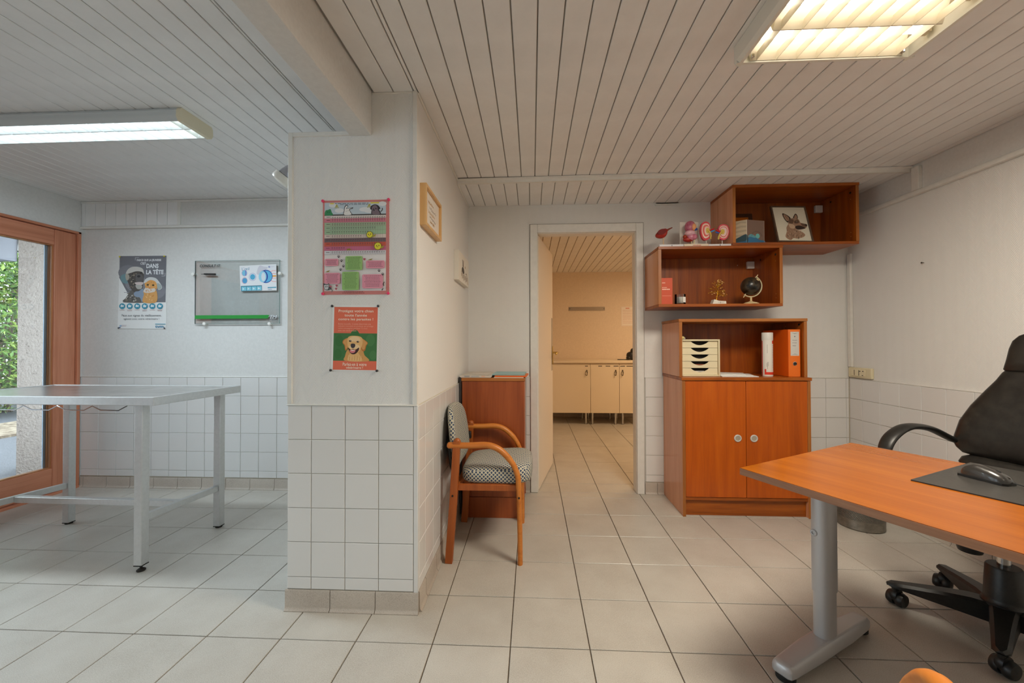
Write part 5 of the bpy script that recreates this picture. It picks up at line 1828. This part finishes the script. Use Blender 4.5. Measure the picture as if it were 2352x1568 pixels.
t = thing('kidney_model', 'large purple organ model before a white card on the lower wall box', 'model', (1.54, 1.34, z))
MB().box(1.4525, 1.6205, 1.296, 1.40, z, z + .0195, BASEC).build('base', t, bevel=.004)
a = Art((1.50, 1.2958, z + .018), (1, 0, 0), (0, 0, -1), .08, .016, 80, 16)
a.line([(40, 2), (44, 1), (48, 3)], 1, (206, 120, 100))
a.scrib(12, 68, 7, 5, (196, 84, 66), 4)
a.build('print', t)
m = MB()
m.box(1.463, 1.596, 1.408, 1.412, z + .001, z + .205, C(222, 216, 206))
m.build('card', t, bevel=.002)
PU, PU2 = noisy('organ_purple', (156, 66, 96), (186, 110, 128), 60, .35), noisy('organ_pink', (214, 160, 176), (226, 184, 190), 70, .35)
m = MB().ball((1.512, 1.345, zz + .126), (.037, .030, .044), PU, 24, 14, .95)
m.build('upper_lobe', t, smooth=90)
MB().ball((1.530, 1.3285, zz + .122), (.018, .020, .026), C(226, 160, 110, .35), 18, 10).build('cut_face', t, smooth=90)
MB().ball((1.508, 1.338, zz + .080), (.036, .030, .022), PU2, 22, 12).build('pink_fold', t, smooth=90)
MB().ball((1.524, 1.343, zz + .056), (.036, .029, .026), noisy('organ_rose', (186, 84, 112), (214, 150, 170), 50, .35), 22, 12).build('lower_lobe', t, smooth=90)
m = MB().ball((1.503, 1.352, zz + .040), (.038, .024, .019), RD, 22, 10)
m.ball((1.476, 1.345, zz + .058), (.014, .013, .014), C(158, 60, 36), 12, 8)
m.ball((1.483, 1.345, zz + .043), (.012, .011, .012), C(150, 50, 30), 12, 8)
m.build('red_lobe', t, smooth=90)
MB().tube([(1.535, 1.325, zz + .103), (1.552, 1.322, zz + .107)], .008, C(36, 74, 150), 12).build('blue_vessel', t)
MB().tube([(1.520, 1.345, z + .019), (1.520, 1.345, zz + .045)], .003, C(216, 200, 160), 8).build('stem', t)
MB().tube([(1.533, 1.335, z + .019), (1.538, 1.335, zz + .045), (1.53, 1.325, zz + .095)], .0028, C(226, 210, 150), 8).build('ureter', t)

t = thing('kidney_halves_model', 'pair of cut kidney halves on stems on one white base', 'model', (1.70, 1.34, z))
MB().box(1.6225, 1.776, 1.302, 1.40, z, z + .018, BASEW).build('base', t, bevel=.003)
RK, WK, PKK, YK = C(214, 76, 84, .35), C(236, 206, 192, .35), C(226, 110, 104, .35), C(214, 186, 92, .35)
kidney(1.616, zz + .094, .038, .066, 1, 1.352, t, [(1, 0, RK, .022), (.80, .0, WK, .003), (.62, .02, PKK, .002), (.46, .10, WK, .002), (.30, .22, YK, .002)])
MB().tube([(1.626, 1.319, zz + .098), (1.640, 1.317, zz + .076), (1.645, 1.319, zz + .052), (1.642, 1.321, zz + .034)], .006, YK, 10).build('ureter', t)
MB().tube([(1.638, 1.322, zz + .094), (1.670, 1.326, zz + .106)], .0055, C(206, 34, 36), 10).build('red_vessel', t)
MB().tube([(1.640, 1.323, zz + .082), (1.671, 1.327, zz + .096)], .0055, C(74, 150, 206), 10).build('blue_vessel', t)
MB().tube([(1.628, 1.352, z + .017), (1.622, 1.346, zz + .036)], .0026, WHITE_M, 8).build('stem', t)
kidney(1.734, zz + .084, .041, .055, -1, 1.352, t, [(1, 0, C(226, 92, 108, .35), .022), (.82, .0, WK, .003), (.66, .02, C(216, 86, 92, .35), .002), (.58, .04, C(238, 210, 206, .35), .002), (.34, .2, YK, .002)])
MB().tube([(1.722, 1.319, zz + .086), (1.706, 1.317, zz + .070), (1.698, 1.319, zz + .048), (1.697, 1.321, zz + .030)], .006, YK, 10).build('ureter', t)
MB().tube([(1.708, 1.322, zz + .082), (1.684, 1.325, zz + .098)], .0055, C(206, 34, 36), 10).build('red_vessel', t)
MB().tube([(1.704, 1.323, zz + .074), (1.680, 1.326, zz + .084)], .0055, C(60, 104, 190), 10).build('blue_vessel', t)
MB().tube([(1.734, 1.346, z + .017), (1.734, 1.346, zz + .036)], .0026, WHITE_M, 8).build('stem', t)
a = Art((1.69, 1.3018, z + .016), (1, 0, 0), (0, 0, -1), .02, .013, 10, 10)
a.rrect(3, 2, 7, 8, 1, (120, 120, 134))
a.build('print', t)

# ------------------------------------------------------------------ things in the upper wall box
z = 1.838 + .0193
t = thing('picture_cube', 'square glass block with blue wave artwork in the upper wall box', 'ornament', (1.91, 1.34, z))
p0, pL, pR = Vector((1.880, 1.302, 0)), Vector((1.799, 1.362, 0)), Vector((2.020, 1.340, 0))
pB = pL + pR - p0
hh = .164
vs = [(p.x, p.y, z) for p in (p0, pR, pB, pL)] + [(p.x, p.y, z + hh) for p in (p0, pR, pB, pL)]
MB().add(vs, [(3, 2, 1, 0), (4, 5, 6, 7), (0, 1, 5, 4), (1, 2, 6, 5), (2, 3, 7, 6), (3, 0, 4, 7)], C(150, 132, 118, .15)).build('block', t, bevel=.0015)
a = Art((p0.x, p0.y, z + hh), tuple(pR - p0), (0, 0, -1), (pR - p0).length, hh, 300, 350)
a.rect(0, 0, 300, 350, (128, 104, 92))
a.blob([(0, 290), (60, 250), (130, 240), (160, 250), (220, 290), (300, 300), (300, 350), (0, 350)], (60, 116, 156))
a.rect(0, 320, 300, 350, (60, 116, 156))
a.blob([(20, 250), (70, 210), (130, 230), (170, 250), (130, 262), (70, 250)], (98, 158, 170))
a.ell(186, 234, 34, 36, (110, 184, 184))
for k in range(11):
    an = math.radians(180 + k * 18)
    a.line([(170 + 74 * math.cos(an), 228 + 54 * math.sin(an)), (170 + 90 * math.cos(an), 228 + 70 * math.sin(an))], 6, (70, 60, 60))
a.line([(2, 0), (2, 350)], 7, (216, 206, 190))
a.line([(297, 0), (297, 350)], 5, (176, 166, 158))
a.build('print', t)
a = Art((pL.x, pL.y, z + hh), tuple(p0 - pL), (0, 0, -1), (p0 - pL).length, hh, 200, 350)
a.rect(0, 0, 200, 350, (190, 176, 150))
for k in range(7):
    a.line([(10, 30 + k * 34), (70, 44 + k * 30), (130, 24 + k * 34), (196, 40 + k * 30)], 9, ((160, 150, 130), (206, 194, 166))[k % 2])
a.blob([(0, 300), (60, 270), (120, 240), (200, 220), (200, 350), (0, 350)], (46, 74, 84))
a.rect(0, 318, 200, 350, (54, 110, 150))
a.build('print', t)
t = thing('photo_frame', 'small dark frame with an orange picture behind the glass block', 'picture', (1.98, 1.59, z))
m = MB()
fx0, fx1, fz0, fz1 = 1.845, 2.080, z, 2.157
sh = .03
def fr(x0, x1, z0, z1, y0=1.560, th=.014):
    k = lambda q: y0 + .05 * (q - fz0) / (fz1 - fz0)
    return [(x0, k(z0), z0), (x1, k(z0), z0), (x1, k(z1), z1), (x0, k(z1), z1), (x0, k(z0) + th, z0), (x1, k(z0) + th, z0), (x1, k(z1) + th, z1), (x0, k(z1) + th, z1)]
BF = [(0, 1, 2, 3), (7, 6, 5, 4), (0, 4, 5, 1), (1, 5, 6, 2), (2, 6, 7, 3), (3, 7, 4, 0)]
DKW = flat('dark_frame_wood', (78, 44, 24), .4)
for q in ((fx0, fx0 + .028, fz0, fz1), (fx1 - .028, fx1, fz0, fz1), (fx0 + .028, fx1 - .028, fz1 - .028, fz1), (fx0 + .028, fx1 - .028, fz0, fz0 + .028)):
    MB().add(fr(*q, th=.0135), BF, DKW).build('frame_side', t)
MB().add(fr(fx0 + .028, fx1 - .028, fz0 + .028, fz1 - .028, 1.566, .007), BF, C(206, 112, 26)).build('picture', t)

t = thing('dog_portrait', 'framed pencil drawing of a shepherd dog head in the upper wall box', 'picture', (2.213, 1.34, z))
Mt = Matrix.Translation((2.213, 1.304, z + .001)) @ Matrix.Rotation(math.radians(-19.7), 4, 'X') @ Matrix.Rotation(math.radians(1.8), 4, 'Y')
fw, fh, fb = .240, .300, .010
for q in ((-fw / 2, -fw / 2 + fb, 0, fh), (fw / 2 - fb, fw / 2, 0, fh), (-fw / 2 + fb, fw / 2 - fb, fh - fb, fh), (-fw / 2 + fb, fw / 2 - fb, 0, fb)):
    m = MB()
    m.M = Mt
    m.box(q[0], q[1], 0, .016, q[2] + .005, q[3] + .005, flat('walnut_frame', (84, 64, 50), .4))
    m.build('frame_side', t)
m = MB()
m.M = Mt
m.box(-fw / 2 + fb, fw / 2 - fb,   .005, .012, fb + .005, fh - fb + .005, C(214, 208, 190))
m.build('sheet', t)
o3 = Mt @ Vector((-fw / 2 + fb, .0048, fh - fb + .005))
ux = (Mt.to_3x3() @ Vector((1, 0, 0)))
dz = (Mt.to_3x3() @ Vector((0, 0, -1)))
a = Art(o3, ux, dz, fw - 2 * fb, fh - 2 * fb, 560, 860)
TN, TD, TK, TL = (158, 126, 104), (104, 80, 66), (56, 44, 40), (196, 168, 142)
a.blob([(200, 840), (130, 760), (170, 620), (180, 520), (240, 440), (330, 560), (420, 620), (470, 700), (430, 760), (330, 800), (260, 790)], TN)
for k in range(60):
    rn = random.Random(100 + k)
    x, y = rn.uniform(170, 420), rn.uniform(560, 780)
    a.line([(x, y), (x + rn.uniform(-14, 14), y + rn.uniform(24, 60))], rn.uniform(3, 8), rn.choice([TD, TL, TK, TN, TL]))
a.blob([(160, 160), (210, 180), (260, 230), (286, 290), (270, 380), (220, 400), (180, 330), (160, 240)], TK)
a.blob([(176, 186), (222, 210), (258, 280), (240, 350), (206, 350), (178, 270)], TN)
a.line([(196, 210), (236, 330)], 7, TD)
a.blob([(380, 168), (404, 180), (414, 240), (400, 300), (350, 300), (330, 270), (350, 220)], TK)
a.blob([(382, 190), (400, 220), (396, 280), (362, 286), (350, 262)], TN)
a.blob([(250, 340), (300, 290), (370, 280), (420, 320), (440, 400), (500, 430), (540, 440), (530, 500), (500, 540), (440, 540), (380, 560), (300, 560), (250, 500), (220, 440)], TN)
a.blob([(240, 350), (270, 310), (330, 330), (300, 420), (250, 440)], TD)
a.blob([(340, 350), (400, 330), (420, 390), (370, 420), (330, 410)], TD)
a.ell(372, 384, 20, 13, TK)
a.ell(374, 380, 6, 5, (230, 222, 210))
a.blob([(330, 500), (400, 470), (470, 500), (500, 540), (420, 570), (350, 570)], TK)
a.blob([(440, 410), (490, 420), (540, 440), (534, 490), (490, 500), (450, 470)], TD)
a.ell(522, 458, 20, 22, TK)
a.blob([(230, 430), (300, 440), (330, 500), (300, 550), (240, 530)], TL)
a.line([(290, 290), (330, 300)], 8, TD)
a.line([(376, 300), (410, 330)], 8, TK)
a.build('print', t)

# ------------------------------------------------------------------ socket strip, trunking
t = thing('socket_strip', 'cream switch and socket strip on the right wall near the corner', 'switch', (XR, 1.51, .94))
m = MB()
m.box(XR - .022, XR, 1.404, 1.612, .9065, .983, CREAM)
m.build('housing', t, bevel=.006)
MB().box(XR - .027, XR - .022, 1.45, 1.575, .921, .970, CREAM2).build('insert', t, bevel=.002)
for yy, w, z0, z1 in ((1.548, .0022, .926, .966), (1.507, .0022, .926, .966), (1.497, .006, .956, .961), (1.470, .006, .957, .962), (1.474, .005, .927, .932)):
    MB().box(XR - .0275, XR - .0268, yy - w, yy + w, z0, z1, DARK).build('slot', t)
o = MB().box(XR - .020, XR, 1.585, 1.619, .9835, 1.836, TRIM).build('cable_trunking', None, bevel=.004)
tag(o, 'white vertical cable trunking in the corner above the socket strip', 'trunking')

# ------------------------------------------------------------------ waste bin
t = thing('waste_bin', 'round perforated steel waste bin on the floor behind the desk', 'bin', (2.487, 1.137, 0))
R_ = .122
MB().lathe([(R_ - .004, .001), (R_, .004), (R_ + .001, .008), (R_, .012), (R_, .062)], BINSTEEL, (0, 0, 0), 48).build('base_band', t, world=False)
n = 48
vs = [(R_ * math.cos(2 * PI * k / n), R_ * math.sin(2 * PI * k / n), q) for q in (.062, .25) for k in range(n)]
MB().add(vs, [(k, (k + 1) % n, n + (k + 1) % n, n + k) for k in range(n)], PERF).build('perforated_wall', t, world=False)
vs = [(R_ * math.cos(2 * PI * k / n), R_ * math.sin(2 * PI * k / n), q) for q in (.25, .30) for k in range(n)]
MB().add(vs, [(k, (k + 1) % n, n + (k + 1) % n, n + k) for k in range(n)], BINSTEEL).tube([(R_ * math.cos(2 * PI * k / n), R_ * math.sin(2 * PI * k / n), .30) for k in range(n)], .003, BINSTEEL, 6, closed=True).build('rim', t, world=False)

# ------------------------------------------------------------------ desk
t = thing('desk', 'orange-brown office desk on silver T-shaped legs', 'desk', (1.810, -.515, 0), math.radians(-60))
L2 = .70
front = [(-L2 + 2 * L2 * i / 20, -.390 - .032 * math.sin(PI * i / 20)) for i in range(21)]
poly = front + [(L2, .383), (-L2, .383)]
m = MB().prism(poly, 'Z', .707, .7285, DESKEDGE)
m.f[-1], m.f[-2] = m.f[-1], m.f[-2]
m.build('edge_band', t, world=False, smooth=20)
inner = [(x * .9985, y + (.001 if y < 0 else -.001)) for x, y in poly]
MB().prism(inner, 'Z', .7285, .7305, DESKTOP).build('table_top', t, world=False, smooth=20, bevel=.0008)
for s in (-1, 1):
    lx = s * .626
    sq = []
    def oval(rx, ry, z):
        return [(lx + rx * math.copysign(abs(math.cos(2 * PI * k / 28)) ** .7, math.cos(2 * PI * k / 28)), ry * math.copysign(abs(math.sin(2 * PI * k / 28)) ** .7, math.sin(2 * PI * k / 28)), z) for k in range(28)]
    def col(z0, z1, rx, ry, name):
        a_, b_ = oval(rx, ry, z0), oval(rx, ry, z1)
        return MB().add(a_ + b_, [(k, (k + 1) % 28, 28 + (k + 1) % 28, 28 + k) for k in range(28)] + [tuple(range(28))[::-1], tuple(range(28, 56))], GREYMETAL).build(name, t, world=False)
    c1 = col(.235, .707, .033, .047, 'leg_upper_tube')
    col(.060, .238, .0295, .043, 'leg_lower_tube')
    MB().lathe([(.013, -.034), (.013, -.038), (.010, -.041), (.006, -.041), (.006, -.037)], GREYMETAL, (0, 0, 0), 16, 'Y').build('clamp_screw', t, world=False).location = (lx - .012, -.0095, .455)
    # foot: long bar, rounded and lower towards both ends
    st = [(-.287, .022, .052), (-.280, .033, .058), (-.26, .036, .060), (-.10, .040, .070), (.12, .040, .070), (.25, .034, .062), (.272, .030, .058), (.280, .020, .052)]
    vs, fs = [], []
    for (y, hw, zt_) in st:
        vs += [(lx - hw, y, .020), (lx + hw, y, .020), (lx + hw, y, zt_ - .012), (lx + hw - .010, y, zt_), (lx - hw + .010, y, zt_), (lx - hw, y, zt_ - .012)]
    for i in range(len(st) - 1):
        for k in range(6):
            fs.append((i * 6 + k, i * 6 + (k + 1) % 6, (i + 1) * 6 + (k + 1) % 6, (i + 1) * 6 + k))
    fs += [tuple(range(6))[::-1], tuple(range((len(st) - 1) * 6, len(st) * 6))]
    MB().add(vs, fs, GREYMETAL).build('leg_foot', t, world=False, smooth=45, bevel=.004)
    for y in (-.258, .252):
        MB().lathe([(.028, 0), (.031, .003), (.031, .016), (.026, .021)], RUBBER, (lx, y, 0), 22).build('rubber_foot', t, world=False)
MB().box(-.59, .59, -.02, .02, .665, .705, GREYMETAL).build('cross_beam', t, world=False)
Mdesk = wmat(t)
t = thing('desk_mat', 'black leather desk mat lying on the desk', 'mat', (1.86, -.25, .7305), math.radians(-60))
m = MB()
m.M = wmat(t).inverted()
c0, c1_ = Vector((1.596, -.218, 0)), Vector((1.984, -.016, 0))
dx = Vector((math.cos(math.radians(-59.5)), math.sin(math.radians(-59.5)), 0)) * .62
q = [c0, c0 + dx, c1_ + dx, c1_]
m.prism([(p.x, p.y) for p in q], 'Z', .7309, .7342, flat('mat_edge', (30, 26, 26), .5), noisy('mat_black', (46, 44, 42), (58, 56, 53), 120, .42, bump=.12, bdist=.0006))
m.build('pad', t, world=False, bevel=.001)

t = thing('mouse', 'black computer mouse on the desk mat', 'mouse', (1.832, -.212, .7346), math.radians(-76))
MSB = flat('mouse_black', (44, 42, 40), .28, coat=.3)


def mf(x, y, z_):
    k = (x + .058) / .116
    return (x, y * (1.0 - .12 * math.sin(PI * k) + .10 * (1 - k)), max(0, z_ * (1.15 - .62 * max(0, k - .35) - .35 * max(0, .3 - k)) if z_ > 0 else 0))


MB().ball((0, 0, .003), (.058, .031, .037), MSB, 32, 16, .72, mf).build('shell', t, world=False, smooth=70)
MB().lathe([(.058, 0)], MSB).build('x', None) if False else None
MB().prism([(-.056, -.029), (.05, -.030), (.058, -.018), (.058, .018), (.05, .030), (-.056, .029), (-.064, .012), (-.064, -.012)], 'Z', .0004, .007, BLACKP).build('underside', t, world=False, bevel=.002)
MB().bar([(.0, 0, .0375), (.03, 0, .0315), (.054, 0, .0205)], .0012, .0012, DARK).build('button_seam', t, world=False)
MB().lathe([(.006, -.0035), (.0085, -.002), (.0085, .002), (.006, .0035)], RUBBER, (.026, 0, .030), 16, 'Y').build('scroll_wheel', t, world=False)
m = MB().tube(catmull([(.058, .004, .009), (.085, .008, .006), (.13, -.01, .004), (.18, -.055, .003), (.23, -.12, .0028), (.28, -.20, .0028)], 6, False), .0018, RUBBER, 6)
m.build('cable', t, world=False)

# ------------------------------------------------------------------ office chair
OX, OY = 2.280, .155
t = thing('office_chair', 'black leather executive swivel chair behind the desk', 'chair', (OX, OY, 0), math.atan2(-.22, -.976))
base_rot = math.radians(149) - math.atan2(-.22, -.976)
for k in range(5):
    an = base_rot + k * 2 * PI / 5
    Mk = Matrix.Rotation(an, 4, 'Z')
    m = MB()
    m.M = Mk
    st = [(.030, .042, .050, .125), (.10, .036, .058, .128), (.20, .030, .070, .120), (.30, .025, .082, .108), (.335, .023, .086, .104), (.352, .012, .090, .098)]
    vs, fs = [], []
    for (x, hw, zb_, zt_) in st:
        vs += [(x, -hw, zb_), (x, hw, zb_), (x, hw, zt_ - .010), (x, hw - .010, zt_), (x, -hw + .010, zt_), (x, -hw, zt_ - .010)]
    for i in range(len(st) - 1):
        for j in range(6):
            fs.append((i * 6 + j, i * 6 + (j + 1) % 6, (i + 1) * 6 + (j + 1) % 6, (i + 1) * 6 + j))
    fs += [tuple(range(6))[::-1], tuple(range((len(st) - 1) * 6, len(st) * 6))]
    m.add(vs, fs, BLACKP)
    o = m.build('base_leg', t, world=False, smooth=40, bevel=.003)
    cs = MB()
    sw = (.9, -.5, .6, .2, -.8)[k]
    cs.M = Mk @ Matrix.Translation((.325, 0, 0)) @ Matrix.Rotation(sw, 4, 'Z')
    for s in (-1, 1):
        cs.lathe([(.006, s * .004), (.028, s * .004), (.0305, s * .009), (.0305, s * .020), (.026, s * .030), (.004, s * .033)], BLACKP, (-.014, 0, .0307), 24, 'Y')
    cs.lathe([(.026, -.012), (.030, 0), (.026, .012)], BLACKP, (-.010, 0, .046), 18, 'Y')
    cs.tube([(0, 0, .045), (0, 0, .090)], .011, BLACKP, 12)
    cs.build('caster', o, world=False)
MB().lathe([(.062, .105), (.066, .118), (.066, .130), (.060, .136), (.058, .150), (.052, .268), (.048, .274), (.030, .274)], BLACKP, (0, 0, 0), 32).build('column_cover', t, world=False)
MB().lathe([(.020, .27), (.020, .36)], CHROME, (0, 0, 0), 24).build('gas_lift', t, world=False)
MB().lathe([(.027, .352), (.027, .43)], BLACKP, (0, 0, 0), 24).box(-.12, .12, -.09, .09, .42, .445, BLACKP).build('seat_mechanism', t, world=False, bevel=.006)
kn = MB().lathe([(.036, .352), (.040, .366), (.042, .392), (.036, .405), (.014, .408), (.014, .422)], BLACKP, (.068, -.0635, -.045), 28)
kn.build('tension_knob', t, world=False)


def cush(x, y, z_):
    return (x, y, z_ * (1 + .1 * math.cos(x * 6)))


MB().ball((.02, 0, .492), (.255, .252, .048), LEATHER, 36, 16, .45, cush).build('seat', t, world=False, smooth=80)


def loft(sections, mat, n=28, e=.55):
    """sections: (z, xc, half width, half thickness)"""
    vs, fs = [], []
    sg = lambda v: math.copysign(abs(v) ** e, v)
    for (z_, xc, hw, ht) in sections:
        for k in range(n):
            an = 2 * PI * k / n
            yy = sg(math.sin(an)) * hw
            vs.append((xc + sg(math.cos(an)) * ht + .35 * yy * yy, yy, z_))
    for i in range(len(sections) - 1):
        for k in range(n):
            fs.append((i * n + k, i * n + (k + 1) % n, (i + 1) * n + (k + 1) % n, (i + 1) * n + k))
    fs += [tuple(range(n))[::-1], tuple(range((len(sections) - 1) * n, len(sections) * n))]
    return MB().add(vs, fs, mat)


bx = -.215
loft([(.652, bx + .02, .20, .010), (.658, bx + .015, .236, .028), (.680, bx + .010, .258, .042), (.70, bx + .006, .268, .048), (.731, bx, .268, .052), (.804, bx - .010, .254, .054), (.879, bx - .022, .222, .054), (.953, bx - .036, .180, .052),
      (1.0, bx - .045, .152, .048), (1.034, bx - .052, .138, .040), (1.046, bx - .055, .130, .030)], LEATHER).build('backrest', t, world=False, smooth=80)
loft([(1.040, bx - .052, .130, .030), (1.050, bx - .054, .135, .042), (1.09, bx - .060, .128, .046), (1.14, bx - .066, .122, .045), (1.175, bx - .072, .115, .040), (1.198, bx - .075, .098, .032), (1.212, bx - .077, .072, .020), (1.217, bx - .078, .04, .008)], LEATHER).build('headrest', t, world=False, smooth=80)
loft([(.590, bx + .03, .20, .02), (.597, bx + .03, .232, .036), (.620, bx + .028, .240, .042), (.642, bx + .02, .234, .036), (.660, bx + .014, .20, .02)], LEATHER).build('lumbar_cushion', t, world=False, smooth=80)
loft([(.52, bx + .04, .20, .02), (.53, bx + .042, .232, .040), (.555, bx + .04, .238, .045), (.585, bx + .034, .232, .036), (.595, bx + .03, .20, .02)], LEATHER).build('lower_cushion', t, world=False, smooth=80)
MB().box(bx - .05, bx - .005, -.06, .06, .43, .66, BLACKP).build('back_bar', t, world=False, bevel=.006)
for s in (-1, 1):
    path = catmull([(-.205, s * .225, .690), (-.15, s * .262, .715), (-.05, s * .275, .762), (.05, s * .278, .778), (.12, s * .278, .766), (.185, s * .275, .728), (.218, s * .272, .675), (.208, s * .27, .610), (.16, s * .268, .530), (.10, s * .262, .470), (.06, s * .225, .440)], 6, False)
    n_ = len(path)
    hw = [.017 + .016 * math.sin(PI * min(1, max(0, (i / n_ - .05) / .75))) for i in range(n_)]
    MB().tube(path, .0135, BLACKP, 12, True, (0, 1, 0), [.0135] * n_).build('x', None) if False else None
    up_path = MB()
    up_path.tube(path, hw, BLACKP, 14, True, (0, 1, 0), [.0135] * n_)
    up_path.build('armrest', t, world=False, smooth=60)
